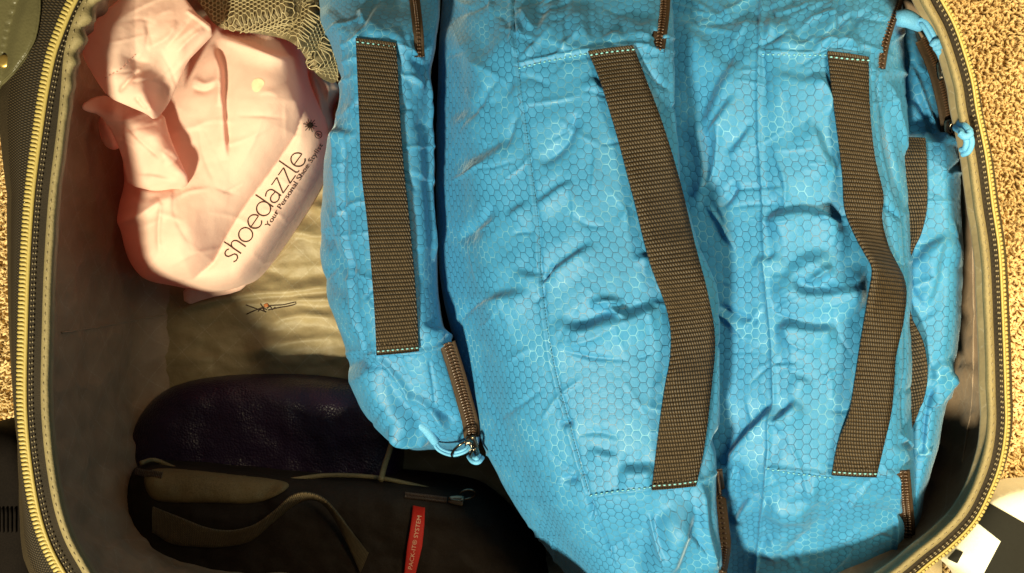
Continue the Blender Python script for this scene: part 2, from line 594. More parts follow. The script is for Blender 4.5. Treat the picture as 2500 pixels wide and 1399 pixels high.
# ------------------------------------------------------------------ builders
def grid_body(rows, zoff=0.0, step=4.5, disp=None, anchor=0.5, ncol=None):
    """rows: (py, [(px, z), ...]); smooth skin over the whole net. returns v, f, uv(mm), px, py"""
    ys = np.array([r[0] for r in rows], float)
    ctl = np.array([[(a, b) for a, b in r[1]] for r in rows], float)      # R x C x 2
    n = int((ys[-1] - ys[0]) / step)
    yy = np.linspace(ys[0], ys[-1], n)
    c = pchip(ys, ctl, yy)                                                # n x C x 2
    w = P(c[..., 0], yy[:, None] + 0 * c[..., 0], c[..., 1])
    seg = np.linalg.norm(np.diff(w, axis=1), axis=2).mean(0)
    par = np.concatenate([[0], np.cumsum(seg)])
    m = ncol or int(par[-1] / (step * S))
    tt = np.linspace(0, par[-1], m)
    g = np.moveaxis(pchip(par, np.moveaxis(c, 1, 0), tt), 0, 1)           # n x m x 2
    px, z = g[..., 0], g[..., 1] + zoff
    py = yy[:, None] + 0 * px
    v = P(px, py, z)
    # smooth the control kinks along the length a little
    for _ in range(3):
        v[1:-1] = 0.25 * v[:-2] + 0.5 * v[1:-1] + 0.25 * v[2:]
        v[:, 1:-1] = 0.25 * v[:, :-2] + 0.5 * v[:, 1:-1] + 0.25 * v[:, 2:]
    du = np.linalg.norm(np.diff(v, axis=1), axis=2)
    a = int(anchor * m)
    u = np.concatenate([np.zeros((n, 1)), np.cumsum(du, 1)], 1); u = u - u[:, a:a + 1]
    dv = np.linalg.norm(np.diff(v[:, a], axis=0), axis=1)
    vv = np.concatenate([[0], np.cumsum(dv)])[:, None] + 0 * u
    sx = np.gradient(v, axis=1); sy = np.gradient(v, axis=0)
    nrm = np.cross(sx, sy); nrm /= np.linalg.norm(nrm, axis=2, keepdims=True) + 1e-12
    if nrm[n // 2, a, 2] < 0: nrm = -nrm
    if disp is not None:
        v = v + nrm * disp(px, py)[..., None]
    f = up_faces(v.reshape(-1, 3), gridfaces(n, m))
    uv = np.stack([u, -vv], -1).reshape(-1, 2) * 1000
    return v.reshape(-1, 3), f, uv


def sheet(outline, zfun, step=5.0, skirt=0.0, smooth_n=2, inset=0.0):
    """a cloth patch: outline in photo pixels, zfun(x, y, d) heights; skirt = drop of its hem"""
    p = np.asarray(outline, float)
    for _ in range(smooth_n):
        q = np.roll(p, -1, 0)
        p = np.stack([0.75 * p + 0.25 * q, 0.25 * p + 0.75 * q], 1).reshape(-1, 2)
    per = np.linalg.norm(p - np.roll(p, -1, 0), axis=1).sum()
    nb = int(per / step)
    p = resample(np.vstack([p, p[:1]]), nb, True)
    x0, y0 = p.min(0); x1, y1 = p.max(0)
    gx, gy = np.meshgrid(np.arange(x0, x1, step), np.arange(y0, y1, step * 0.866))
    gx = gx + (np.arange(gx.shape[0]) % 2)[:, None] * step * 0.5
    gx, gy = gx.ravel(), gy.ravel()
    ins = inside(gx, gy, p)
    d, _, _ = poly_dist(gx, gy, p, True)
    k = ins & (d > step * 0.6)
    pts = np.vstack([p, np.stack([gx[k], gy[k]], -1)])
    dd = np.concatenate([np.zeros(nb), d[k]])
    r = delaunay_2d_cdt([Vector(a) for a in pts], [], [list(range(nb))], 1, 1e-5)
    vx = np.array([tuple(a) for a in r[0]])
    # heights on the output vertices
    do, _, _ = poly_dist(vx[:, 0], vx[:, 1], p, True)
    z = zfun(vx[:, 0], vx[:, 1], do)
    v = P(vx[:, 0], vx[:, 1], z)
    f = up_faces(v, [tuple(a) for a in r[2]])
    uv = vx * S * 1000 * np.array([1, -1])
    if skirt:
        orig = {}
        for i, o in enumerate(r[3]):
            for a in o: orig[a] = i
        ring = [orig[i] for i in range(nb) if i in orig]
        base = len(v)
        cen = v.mean(0)
        low = v[ring].copy()
        low[:, :2] += (cen[:2] - low[:, :2]) * inset
        low[:, 2] -= skirt
        v = np.vstack([v, low]); uv = np.vstack([uv, uv[ring] + np.array([0, skirt * 1000])])
        m = len(ring)
        sk = [(ring[i], ring[(i + 1) % m], base + (i + 1) % m, base + i) for i in range(m)]
        # outward
        a, b_, c = v[sk[0][0]], v[sk[0][1]], v[sk[0][2]]
        nn = np.cross(b_ - a, c - a)
        if np.dot(nn, (a - cen) * np.array([1, 1, 0])) < 0: sk = [tuple(reversed(t)) for t in sk]
        f = list(f) + sk
    return v, f, uv


def ribbon(L, R, thick=0.0014, n=None, m=7, crown=0.0):
    """solid strap between two 3D edges (n x 3 each)"""
    L = np.asarray(L); R = np.asarray(R); n = len(L)
    t = np.linspace(0, 1, m)[None, :, None]
    top = L[:, None] * (1 - t) + R[:, None] * t
    sx = np.gradient(top, axis=1); sy = np.gradient(top, axis=0)
    nr = np.cross(sx, sy); nr /= np.linalg.norm(nr, axis=2, keepdims=True) + 1e-12
    if nr[..., 2].mean() < 0: nr = -nr
    top = top + nr * (crown * (1 - (2 * t - 1) ** 2))
    bot = top - nr * thick
    wd = np.linalg.norm(R - L, axis=1).mean() * 1000
    s = np.concatenate([[0], np.cumsum(np.linalg.norm(np.diff((L + R) / 2, axis=0), axis=1))]) * 1000
    uv = np.stack([t[..., 0] * wd + 0 * s[:, None], -s[:, None] + 0 * t[..., 0]], -1)
    ring = np.concatenate([top, bot[:, ::-1]], 1)
    uvr = np.concatenate([uv, uv[:, ::-1]], 1)
    k = 2 * m
    f = gridfaces(n, k, True)
    f.append(tuple(range(k))); f.append(tuple(range((n - 1) * k, n * k))[::-1])
    v = ring.reshape(-1, 3)
    # orientation
    a = v[list(f[m // 2])]
    nn = np.cross(a[1] - a[0], a[2] - a[0])
    if np.dot(nn, nr[0, m // 2]) < 0: f = [tuple(reversed(q)) for q in f]
    return v, f, uvr.reshape(-1, 2)


def tube(pts, r, sides=8, n=None, caps=True):
    p = np.asarray(pts, float)
    if n: p = catmull(p, n)
    rr = np.broadcast_to(np.asarray(r, float), (len(p),)) if np.ndim(r) == 0 or len(np.atleast_1d(r)) == len(p) else \
        np.interp(np.linspace(0, 1, len(p)), np.linspace(0, 1, len(r)), r)
    t = np.gradient(p, axis=0); t /= np.linalg.norm(t, axis=1, keepdims=True) + 1e-12
    a = np.array([0, 0, 1.0]) if abs(t[0][2]) < 0.9 else np.array([1.0, 0, 0])
    u = np.cross(t[0], a); u /= np.linalg.norm(u)
    v = []
    for i in range(len(p)):
        u = u - t[i] * np.dot(u, t[i]); u /= np.linalg.norm(u) + 1e-12
        w = np.cross(t[i], u)
        for k in range(sides):
            th = 2 * math.pi * k / sides
            v.append(p[i] + rr[i] * (u * math.cos(th) + w * math.sin(th)))
    f = gridfaces(len(p), sides, True)
    if caps:
        f.append(tuple(range(sides))[::-1]); f.append(tuple(range((len(p) - 1) * sides, len(p) * sides)))
    return np.array(v), f


def join(parts):
    V, F, k = [], [], 0
    for v, f in parts:
        V.append(np.asarray(v)); F += [tuple(i + k for i in q) for q in f]; k += len(v)
    return np.vstack(V), F


def bead(c, ax, ay, az):
    """small rounded block: 3 half axes vectors"""
    v, f = [], []
    for k, (zz, s) in enumerate(((-1, .62), (-.55, 1), (.55, 1), (1, .62))):
        for (a, b_) in ((-1, -.6), (-.6, -1), (.6, -1), (1, -.6), (1, .6), (.6, 1), (-.6, 1), (-1, .6)):
            v.append(c + ax * a * s + ay * b_ * s + az * zz)
    f = gridfaces(4, 8, True)
    f.append(tuple(range(8))[::-1]); f.append(tuple(range(24, 32)))
    return np.array(v), f


def frame(p):
    """tangent / side / up for a 3D path"""
    t = np.gradient(p, axis=0); t /= np.linalg.norm(t, axis=1, keepdims=True) + 1e-12
    up = CAM[None] - p; up /= np.linalg.norm(up, axis=1, keepdims=True)
    s = np.cross(t, up); s /= np.linalg.norm(s, axis=1, keepdims=True) + 1e-12
    up = np.cross(s, t)
    return t, s, up


def stitches(surf, pts, parent, mat, pitch=11.0, length=7.0, w=0.00045, off=0.0005, z0=-0.03, name='stitching'):
    q = catmull(pts, max(2, int(np.linalg.norm(np.diff(np.asarray(pts, float), axis=0), axis=1).sum() / pitch)) * 2)
    parts = []
    for i in range(0, len(q) - 1, 2):
        a = q[i]; b_ = a + (q[i + 1] - a) * (length / pitch * 2 * 0.5) * 1.0 * 2 * 0.7
        A = surf.hit(*a, off) if surf else None; B = surf.hit(*b_, off) if surf else None
        if A is None: A = P(a[0], a[1], z0)
        if B is None: B = P(b_[0], b_[1], z0)
        if np.linalg.norm(B - A) > 0.006 or np.linalg.norm(B - A) < 1e-5: continue
        mid = (A + B) / 2 + np.array([0, 0, w * 0.7])
        parts.append(tube(np.array([A, mid, B]), [w * .6, w, w * .6], 5))
    if not parts: return None
    v, f = join(parts)
    return mk(name, v, f, mat, parent, kind='stuff')


def zipper(surf, pts, parent, width=24.0, z0=-0.04, off=0.0012, coil=0.30, pitch=6.5, follow=True):
    """brown tape with two rows of coil"""
    n = 60
    q = catmull(pts, n)
    tx = np.gradient(q[:, :2], axis=0); tx /= np.linalg.norm(tx, axis=1, keepdims=True)
    nx = np.stack([-tx[:, 1], tx[:, 0]], -1)
    if q.shape[1] == 3:
        z = q[:, 2]
    else:
        z = np.array([surf.z(a, b_, z0) for a, b_ in q])
        z = np.convolve(np.pad(z, 6, mode='edge'), np.ones(13) / 13, 'valid') + off
    L = P(*(q[:, :2] + nx * width / 2).T, z); R = P(*(q[:, :2] - nx * width / 2).T, z)
    v, f, uv = ribbon(L, R, 0.0008)
    tp = mk('zipper_tape', v, f, M['ziptape'], parent, uv)
    c = (L + R) / 2
    ln = np.linalg.norm(np.diff(q[:, :2], axis=0), axis=1).sum()
    k = int(ln / pitch)
    cc = resample(c, k); t, s, up = frame(cc)
    hw = width * S * coil * 0.5
    parts = []
    for i in range(k):
        for sg in (-1, 1):
            parts.append(bead(cc[i] + s[i] * sg * hw * 0.62 + up[i] * 0.0007, s[i] * hw * 0.52 + t[i] * sg * hw * .15, t[i] * pitch * S * 0.36, up[i] * 0.0007))
    v, f = join(parts)
    mk('zipper_coil', v, f, M['coil'], parent, kind='stuff')
    return cc


def strap(surf, Lp, Rp, liftL, liftR, parent, name='handle', mat='web', n=150, z0=-0.03, thick=0.0016, zabs=None, smoothw=9, zmin=-1):
    L = np.column_stack([np.asarray(Lp, float), liftL]); R = np.column_stack([np.asarray(Rp, float), liftR])
    L = catmull(L, n); R = catmull(R, n)

    def zz(E):
        if zabs is not None: return E[:, 2]
        z = np.maximum(np.array([surf.z(a, b_, z0) for a, b_ in E[:, :2]]), zmin)
        z = np.convolve(np.pad(z, smoothw, mode='edge'), np.ones(2 * smoothw + 1) / (2 * smoothw + 1), 'valid')
        return z + E[:, 2] + 0.0015
    zl, zr = zz(L), zz(R)
    if zabs is None:
        ex = np.zeros(n)
        for t in np.linspace(0, 1, 7):
            q = L[:, :2] * (1 - t) + R[:, :2] * t
            zs = np.array([surf.z(a, b_, -1) for a, b_ in q])
            ex = np.maximum(ex, zs + 0.0028 - (zl * (1 - t) + zr * t))
        ex[:4] *= 0.5; ex[-4:] *= 0.5
        ex = np.maximum(ex, np.convolve(np.pad(ex, 8, mode='edge'), np.ones(17) / 17, 'valid'))
        ex = np.convolve(np.pad(ex, 3, mode='edge'), np.ones(7) / 7, 'valid')
        zl = zl + ex; zr = zr + ex
    sp = np.linalg.norm(np.diff((L[:, :2] + R[:, :2]) / 2, axis=0), axis=1).cumsum(); sp = np.concatenate([[0], sp])
    tp = np.clip(np.minimum(np.arange(n), np.arange(n)[::-1]) / 12.0, 0, 1)
    sd = int(abs(Lp[0][0])) % 97
    zl = zl + tp * (0.0032 * (noise(sp / 85, sp * 0 + .5, sd) + 0.3) + 0.001 * noise(sp / 30, sp * 0, sd + 3)); zr = zr + tp * (0.0032 * (noise(sp / 95 + 7, sp * 0 + .5, sd + 1) + 0.3) + 0.001 * noise(sp / 34, sp * 0, sd + 5))
    v, f, uv = ribbon(P(L[:, 0], L[:, 1], zl), P(R[:, 0], R[:, 1], zr), thick, crown=0.0006)
    return mk(name, v, f, M[mat], parent, uv)


def cord(pts3, parent, r=0.0012, name='pull_cord', n=40, twin=True):
    p = catmull(np.asarray(pts3, float), n)
    if twin:
        t, s, up = frame(p)
        v, f = join([tube(p + s * r * 0.8, r, 8), tube(p - s * r * 0.8, r, 8)])
    else:
        v, f = tube(p, r, 10)
    return mk(name, v, f, M['cord'], parent)


def slider(c, t, parent, ln=0.006, wd=0.0036, ht=0.0022):
    """zip slider: flared body with a bridge"""
    c = np.asarray(c, float); t = np.asarray(t, float); t = t / np.linalg.norm(t)
    up = CAM - c; up /= np.linalg.norm(up); s = np.cross(t, up); s /= np.linalg.norm(s); up = np.cross(s, t)
    parts = []
    sec = []
    for a, w in ((-1, .55), (-.6, .75), (0, .9), (.6, 1.0), (1, .9)):
        ring = []
        for x, z in ((-1, -.6), (-.8, -1), (.8, -1), (1, -.6), (1, .6), (.8, 1), (-.8, 1), (-1, .6)):
            ring.append(c + t * a * ln + s * x * w * wd + up * (z * ht * 0.5 + ht * 0.5))
        sec.append(ring)
    v = np.array(sec).reshape(-1, 3)
    f = gridfaces(5, 8, True) + [tuple(range(8))[::-1], tuple(range(32, 40))]
    parts.append((v, f))
    arc = [c + t * ln * math.cos(a) * 0.75 + up * (ht + 0.0022 * math.sin(a)) for a in np.linspace(0, math.pi, 9)]
    parts.append(tube(np.array(arc), 0.0007, 8))
    v, f = join(parts)
    return mk('zip_slider', v, f, M['metal'], parent)


def ring(c, ax, ay, parent, r=0.0006, name='pull_ring', mat='metal'):
    th = np.linspace(0, 2 * math.pi, 25)
    p = np.array([np.asarray(c) + np.asarray(ax) * math.cos(a) + np.asarray(ay) * math.sin(a) for a in th])
    v, f = tube(p, r, 8, caps=False)
    return mk(name, v, f, M[mat], parent)


# ================================================================== carpet
def carpet():
    n, m = 120, 160
    x = np.linspace(-0.75, 0.75, m)[None, :] + np.zeros((n, 1)); y = np.linspace(-0.6, 0.6, n)[:, None] + np.zeros((1, m))
    z = ZC - 0.006 + 0.002 * fbm(x * 40, y * 40, 3)
    v = np.stack([x, y, z], -1).reshape(-1, 3)
    o = mk('carpet', v, up_faces(v, gridfaces(n, m)), M['carpet'])
    tag(o, kind='structure')
    # pile: short curled yarns where the suitcase leaves the floor free
    pts = []
    for (xa, xb, ya, yb) in ((0.265, 0.50, -0.40, 0.36), (-0.50, -0.375, -0.36, 0.36)):
        pit = 0.0030
        gx, gy = np.meshgrid(np.arange(xa, xb, pit), np.arange(ya, yb, pit))
        g = np.stack([gx.ravel(), gy.ravel()], -1)
        g += rng.uniform(-1, 1, g.shape) * pit * 0.6
        pts.append(g)
    g = np.vstack(pts)
    k = len(g)
    seg, sd = 5, 4
    th = rng.uniform(0, 2 * np.pi, k); cl = rng.uniform(0.6, 1.6, k) * 2.2; hh = rng.uniform(0.0042, 0.0066, k)
    patch = fbm(g[:, 0] * 60, g[:, 1] * 60, 5) * 1.6
    th = th * 0.5 + patch * 3
    rad = rng.uniform(0.0016, 0.0024, k)
    V = np.zeros((k, seg + 1, sd, 3))
    for i in range(seg + 1):
        t = i / seg
        a = th + cl * t
        cx = g[:, 0] + 0.0032 * t * np.cos(a); cy = g[:, 1] + 0.0032 * t * np.sin(a)
        cz = ZC - 0.006 + hh * (1 - (1 - t) ** 2 * 1.0) - 0.0018 * max(0, t - 0.6) / 0.4 + patch * 0.001
        rr = rad * (1.0 if i < seg else 0.55)
        for s in range(sd):
            b_ = 2 * math.pi * s / sd
            V[:, i, s, 0] = cx + rr * math.cos(b_) * np.sin(a)
            V[:, i, s, 1] = cy - rr * math.cos(b_) * np.cos(a)
            V[:, i, s, 2] = cz + rr * math.sin(b_)
    base = gridfaces(seg + 1, sd, True) + [tuple(range(seg * sd, seg * sd + sd))]
    per = (seg + 1) * sd
    bf = np.array(base)
    F = (bf[None] + (np.arange(k) * per)[:, None, None]).reshape(-1, 4)
    me = bpy.data.meshes.new('carpet_pile')
    vv = V.reshape(-1, 3)
    me.vertices.add(len(vv)); me.vertices.foreach_set('co', vv.ravel())
    me.loops.add(F.size); me.loops.foreach_set('vertex_index', F.ravel().astype(np.int32))
    me.polygons.add(len(F)); me.polygons.foreach_set('loop_start', np.arange(0, F.size, 4, dtype=np.int32))
    me.update(calc_edges=True)
    me.polygons.foreach_set('use_smooth', [True] * len(F))
    me.materials.append(M['carpet'])
    o = bpy.data.objects.new('carpet_pile', me); COL.objects.link(o)
    tag(o, 'tan curly carpet pile around the open suitcase', 'carpet', kind='stuff')


carpet()

# ================================================================== suitcase
case = empty('suitcase', (0, 0, ZC), 'open brown soft suitcase with yellow zipper and tan lining', 'suitcase')
LOOP = [(165, 0), (129, 86), (112, 140), (97, 215), (84, 300), (62, 470), (50, 650), (45, 800), (42, 950), (46, 1050),
        (57, 1150), (75, 1250), (100, 1330), (135, 1399), (190, 1480), (290, 1550), (450, 1600), (700, 1625), (1250, 1630),
        (1800, 1605), (2030, 1535), (2180, 1450), (2275, 1375), (2328, 1332), (2382, 1275), (2417, 1210), (2446, 1132),
        (2460, 1043), (2459, 950), (2454, 800), (2445, 620), (2428, 500), (2411, 375), (2389, 268), (2375, 186),
        (2339, 71), (2303, 0), (2240, -110), (2120, -200), (1900, -250), (1250, -270), (600, -255), (350, -200), (230, -110)]
NL = 900
lp = catmull(LOOP, NL, True)
tg = np.roll(lp, -1, 0) - np.roll(lp, 1, 0); tg /= np.linalg.norm(tg, axis=1, keepdims=True)
inn = np.stack([tg[:, 1], -tg[:, 0]], -1)
if np.dot(inn[200], np.array([1250, 700]) - lp[200]) < 0: inn = -inn
side = np.clip((1700 - lp[:, 0]) / 1200, 0, 1)           # 1 on the left, 0 on the right
arc = np.arange(NL)


def offs(l, r):
    return l * side + r * (1 - side)


ltop = np.exp(-(np.maximum(lp[:, 1], -200) - 20) ** 2 / 160.0 ** 2) * (side > 0.9)
wav = ltop * (7 * np.sin(lp[:, 1] / 9.5) + 4 * noise(arc * 0.4, arc * 0 + 3, 5) * 2) + 2.0 * noise(arc * 0.12, arc * 0, 8)
o_tooth = offs(11, 2)
o_band = offs(23, 7)
o_bind0 = offs(57, 28) - 25 * ltop
o_bind1 = offs(82, 52) - 10 * ltop + wav


def loopP(off, z):
    q = lp + inn * np.asarray(off)[:, None]
    return P(q[:, 0], q[:, 1], np.broadcast_to(z, (NL,)))


def loft(rings, name, mat, parent, uvscale=1000.0, kind=None):
    r = np.array(rings)                                   # k x NL x 3
    k = len(r)
    u = np.concatenate([[0], np.cumsum(np.linalg.norm(np.diff(r[0], axis=0), axis=1))])
    d = np.concatenate([[0], np.cumsum(np.linalg.norm(np.diff(r, axis=0), axis=2).mean(1))])
    uv = np.stack(np.broadcast_arrays(u[None, :], d[:, None]), -1).reshape(-1, 2) * uvscale
    v = r.reshape(-1, 3)
    f = gridfaces(k, NL, True)
    return mk(name, v, f, mat, parent, uv, kind=kind)


# outer shell with its flange
oy = np.interp(lp[:, 1], [-200, 0, 300, 480, 650, 800, 950, 1080, 1180, 1260, 1340, 1420, 1600],
               [120, 120, 90, 44, 32, 24, 12, 6, 16, 30, 52, 60, 40])
o_out = -(oy * side + 5 * (1 - side))
shell_r = [loopP(o_tooth, -0.0025), loopP(o_out * 0.35, -0.002 + 0 * arc), loopP(o_out * 0.75, -0.005), loopP(o_out, -0.014)]
edge_r = shell_r[-1]
for z in (-0.03, -0.08, -0.14, -0.20, -0.245, -0.258):
    e = edge_r.copy(); e[:, 2] = z
    e[:, :2] *= 1 - 0.012 * (-z / 0.25) - (0.03 if z < -0.25 else 0)
    e[:, 0] *= np.where(e[:, 0] > 0, 1 + 0.066 * min(1, -z / 0.06), 1 + 0.100 * min(1, (-z - 0.014) / 0.07))
    shell_r.append(e)
shell = loft(shell_r, 'shell', M['shell'], case)

# zipper band (gold), black tape, binding, lining
band = loft([loopP(o_tooth - 4, -0.0018), loopP(o_tooth - 1, 0.0002), loopP((o_tooth + o_band) / 2, 0.0010), loopP(o_band, 0.0004), loopP(o_band + 1, -0.001)], 'zipper_band', M['gold'], case)
loft([loopP(o_band - 2, -0.0006), loopP(o_band + 4, -0.0004), loopP((o_band + o_bind0) / 2, -0.0016), loopP(o_bind0 + 3, -0.0024)], 'zipper_tape', M['tape'], case)
pk = 0.0012 * ltop * np.sin(lp[:, 1] / 9.5)
loft([loopP(o_bind0, -0.003), loopP(o_bind0 + 1, 0.0005), loopP(o_bind0 * .75 + o_bind1 * .25, 0.0022 + pk), loopP((o_bind0 + o_bind1) / 2, 0.0030 + 1.5 * pk),
      loopP(o_bind0 * .2 + o_bind1 * .8, 0.0014 + pk), loopP(o_bind1, -0.003), loopP(o_bind1 - 3, -0.009)], 'binding', M['binding'], case)
# second welt below the binding
wel = noise(arc * 0.1, arc * 0 + 9, 12) * 3
loft([loopP(o_bind1 - 4, -0.008), loopP(o_bind1 + 1 + wel, -0.012), loopP(o_bind1 + offs(4, 13) + wel, -0.014), loopP(o_bind1 + offs(6, 17), -0.019), loopP(o_bind1 + offs(4, 14), -0.024)], 'lining_welt', M['lining'], case)
# inner wall
top = loopP(o_bind1 + offs(3, 12), -0.020)
wall = [top]
for i, z in enumerate([float(q_) for q_ in np.linspace(-0.03, -0.225, 22)] + [ZF + 0.004, ZF + 0.0005]):
    e = top.copy(); e[:, 2] = z
    k = 1 - 0.02 * (-z / 0.24) - (0.012 if z <= -0.225 else 0) - (0.02 if z < ZF + 0.005 else 0) - (0.03 if z < ZF + 0.001 else 0)
    e[:, :2] *= k
    e[:, 0] *= np.where(e[:, 0] > 0, 1 + 0.060 * min(1, -z / 0.04) ** 0.8, 1 + 0.092 * min(1, (-z - 0.02) / 0.06) ** 0.8)
    sc = 0.0050 * fbm(arc / 20.0 + z * 9, arc * 0 + z * 26, 21) + 0.0030 * crumple(arc * 6.0, arc * 0 + z * 4000, 120, 31, 2)
    sc = sc * min(1, (-z - .02) / .05)
    e[:, 0] += sc * np.sign(e[:, 0]) * -1; e[:, 1] += sc * np.sign(e[:, 1]) * -1
    wall.append(e)
loft(wall, 'lining_wall', M['sidelining'], case)

WL = Surf(np.array(wall).reshape(-1, 3), gridfaces(len(wall), NL, True))
for sm in ([(150, 812), (230, 800), (330, 782), (450, 758)], [(2388, 240), (2376, 500), (2378, 800), (2372, 980), (2350, 1130)]):
    ps = [WL.hit(a, b_, 0.0004) for a, b_ in catmull(sm, 40)]
    ps = np.array([p_ for p_ in ps if p_ is not None])
    if len(ps) > 5:
        v, f = tube(ps, 0.0007, 6)
        mk('lining_seam', v, f, M['sidelining'], case, uv=np.zeros((len(v), 2)))

# floor of the lining with its folds
fl_out = wall[-1].copy()


def floor_z(px, py):
    z = np.full(px.shape, ZF)
    z = z + creases(px, py, [
        ([(430, 760), (520, 735), (600, 722), (700, 712), (820, 700)], 9, 14, 0.0055, 0.1),
        ([(560, 745), (680, 735), (830, 728)], 12, 8, 0.004, 0.15),
        ([(760, 500), (800, 520), (860, 525)], 10, 16, 0.007, 0.2),
        ([(690, 560), (760, 575), (840, 580)], 14, 22, 0.005, 0.2),
        ([(640, 660), (720, 680), (820, 665)], 16, 16, -0.004, 0.2),
        ([(640, 800), (730, 770), (840, 780)], 22, 12, 0.005, 0.2),
        ([(600, 860), (740, 830), (860, 820)], 20, 26, 0.006, 0.2),
        ([(740, 470), (790, 440), (840, 400)], 16, 10, 0.006, 0.2),
        ([(300, 900), (400, 870), (520, 880)], 30, 20, 0.004, 0.2),
    ])
    z = z + 0.0035 * fbm(px / 140, py / 60, 41) + 0.0016 * crumple(px, py * 1.8, 90, 5, 2) + 0.0008
    return z


def build_floor():
    xs = np.linspace(270, 2300, 340); ys = np.linspace(-160, 1560, 300)
    X, Y = np.meshgrid(xs, ys)
    z = floor_z(X, Y)
    v = P(X, Y, z).reshape(-1, 3)
    f = up_faces(v, gridfaces(300, 340))
    uv = v[:, :2] * 1000
    mk('lining_floor', v, f, M['lining'], case, uv)
    return Surf(v, f)


FLOOR = build_floor()

# leather corner with a brass rivet
SH = Surf(np.array(shell_r).reshape(-1, 3), gridfaces(len(shell_r), NL, True))


def patch_z(x, y, d):
    z = np.array([SH.z(a, b_, -0.012) for a, b_ in zip(x, y)])
    return z + 0.0022 * (1 - np.exp(-d / 5.0)) + 0.0008


v, f, uv = sheet([(-130, -150), (100, -150), (103, -20), (98, 40), (88, 95), (66, 140), (30, 185), (-10, 222), (-130, 300)], patch_z, 7, skirt=0.004)
patch = mk('corner_patch', v, f, M['olive'], case, uv)
PS = Surf(v, f)


def dome(c, r, h, nseg=20, up=np.array([0, 0, 1.0])):
    vv = []; ff = []
    pr = [(1.0, -0.3), (1.0, 0.35), (0.93, 0.7), (0.7, 0.93), (0.35, 1.0)]
    for a, b_ in pr:
        for k in range(nseg):
            th = 2 * math.pi * k / nseg
            vv.append(c + np.array([a * r * math.cos(th), a * r * math.sin(th), b_ * h]))
    ff = gridfaces(len(pr), nseg, True) + [tuple(range((len(pr) - 1) * nseg, len(pr) * nseg))]
    return np.array(vv), ff


v, f = dome(PS.hit(12, 151), 17 * S, 0.0022)
riv = mk('rivet', v, f, M['brass'], case)
# stitch line along the leather edge
pe = np.array([PS.hit(x, y, 0.0003) for x, y in catmull([(96, -60), (97, 20), (86, 90), (63, 134), (27, 180), (-12, 216)], 40)])
v, f = tube(pe, 0.0007, 6)
mk('patch_edging', v, f, M['olive'], case)

# zipper teeth: one mesh, one object per tooth that the photo shows
tooth_me = None
q_t = lp + inn * (o_tooth - 3)[:, None]
w_t = P(q_t[:, 0], q_t[:, 1], 0.0 * arc)
w_t = np.vstack([w_t, w_t[:1]])
cum = np.concatenate([[0], np.cumsum(np.linalg.norm(np.diff(w_t, axis=0), axis=1))])
pitch = 10.4 * S
nt_ = int(cum[-1] / pitch)
tpos = np.stack([np.interp(np.arange(nt_) * pitch, cum, w_t[:, k]) for k in range(3)], -1)
innw = np.vstack([inn, inn[:1]])
tin = np.stack([np.interp(np.arange(nt_) * pitch, cum, innw[:, k]) for k in range(2)], -1)
tx, ty = to_px(tpos)
v, f = bead(np.zeros(3), np.array([2.35e-3, 0, 0]), np.array([0, 0.98e-3, 0]), np.array([0, 0, 0.9e-3]))
tooth_me = bpy.data.meshes.new('zipper_tooth')
tooth_me.from_pydata([tuple(a) for a in v], [], f)
tooth_me.polygons.foreach_set('use_smooth', [True] * len(tooth_me.polygons))
tooth_me.materials.append(M['gold'])
rest = []
cnt = 0
for i in range(nt_):
    ang = math.atan2(-tin[i][1], tin[i][0])
    sc = 1.0 if tx[i] < 1250 else 0.42
    if -5 < ty[i] < 1405 and cnt < 300:
        o = bpy.data.objects.new('zipper_tooth', tooth_me)
        COL.objects.link(o)
        o.parent = band
        o.location = Vector(tpos[i]) - Vector(case.location) + Vector((0, 0, 0.0002))
        o.rotation_euler = (0, 0, ang)
        o.scale = (sc, 1, 1)
        cnt += 1
    else:
        a = np.array([math.cos(ang), math.sin(ang), 0]); b_ = np.array([-a[1], a[0], 0])
        rest.append(bead(tpos[i], a * 2.2e-3 * sc, b_ * 0.98e-3, np.array([0, 0, 0.9e-3])))
band['_w'] = [0.0, 0.0, 0.0]
v, f = join(rest)
o = mk('zipper_teeth', v - np.array(case.location), f, M['gold'], None, kind='stuff'); o.parent = band
del band['_w']
# double row of pale thread on the black tape
parts = []
for k, dd in enumerate((offs(7, 5), offs(13, 9))):
    q = lp + inn * (o_band + dd)[:, None]
    w = P(q[:, 0], q[:, 1], -0.0004 + 0 * arc)
    w = resample(np.vstack([w, w[:1]]), 2 * int(cum[-1] / (13 * S)), True)
    for i in range(0, len(w) - 1, 2):
        parts.append(tube(np.array([w[i], (w[i] * .3 + w[i + 1] * .7) + [0, 0, 3e-4]]), 0.00036, 5))
v, f = join(parts)
mk('stitching', v, f, M['thread'], case, kind='stuff')
# thread on the binding
q = lp + inn * (o_bind0 * 0.72 + o_bind1 * 0.28)[:, None]
w = P(q[:, 0], q[:, 1], 0.0027 + pk)
w = resample(np.vstack([w, w[:1]]), 2 * int(cum[-1] / (22 * S)), True)
parts = [tube(np.array([w[i], (w[i] * .3 + w[i + 1] * .7) + [0, 0, 2e-4]]), 0.0003, 5) for i in range(0, len(w) - 1, 2)]
v, f = join(parts)
mk('stitching', v, f, M['thread'], case, kind='stuff')

# woven signature mark on the floor lining
def floor_line(pts, w, name, mat, n=30, parent=case):
    q = catmull(pts, n)
    p = np.array([FLOOR.hit(a, b_, 0.0002) for a, b_ in q])
    v, f = tube(p, w, 6)
    return v, f


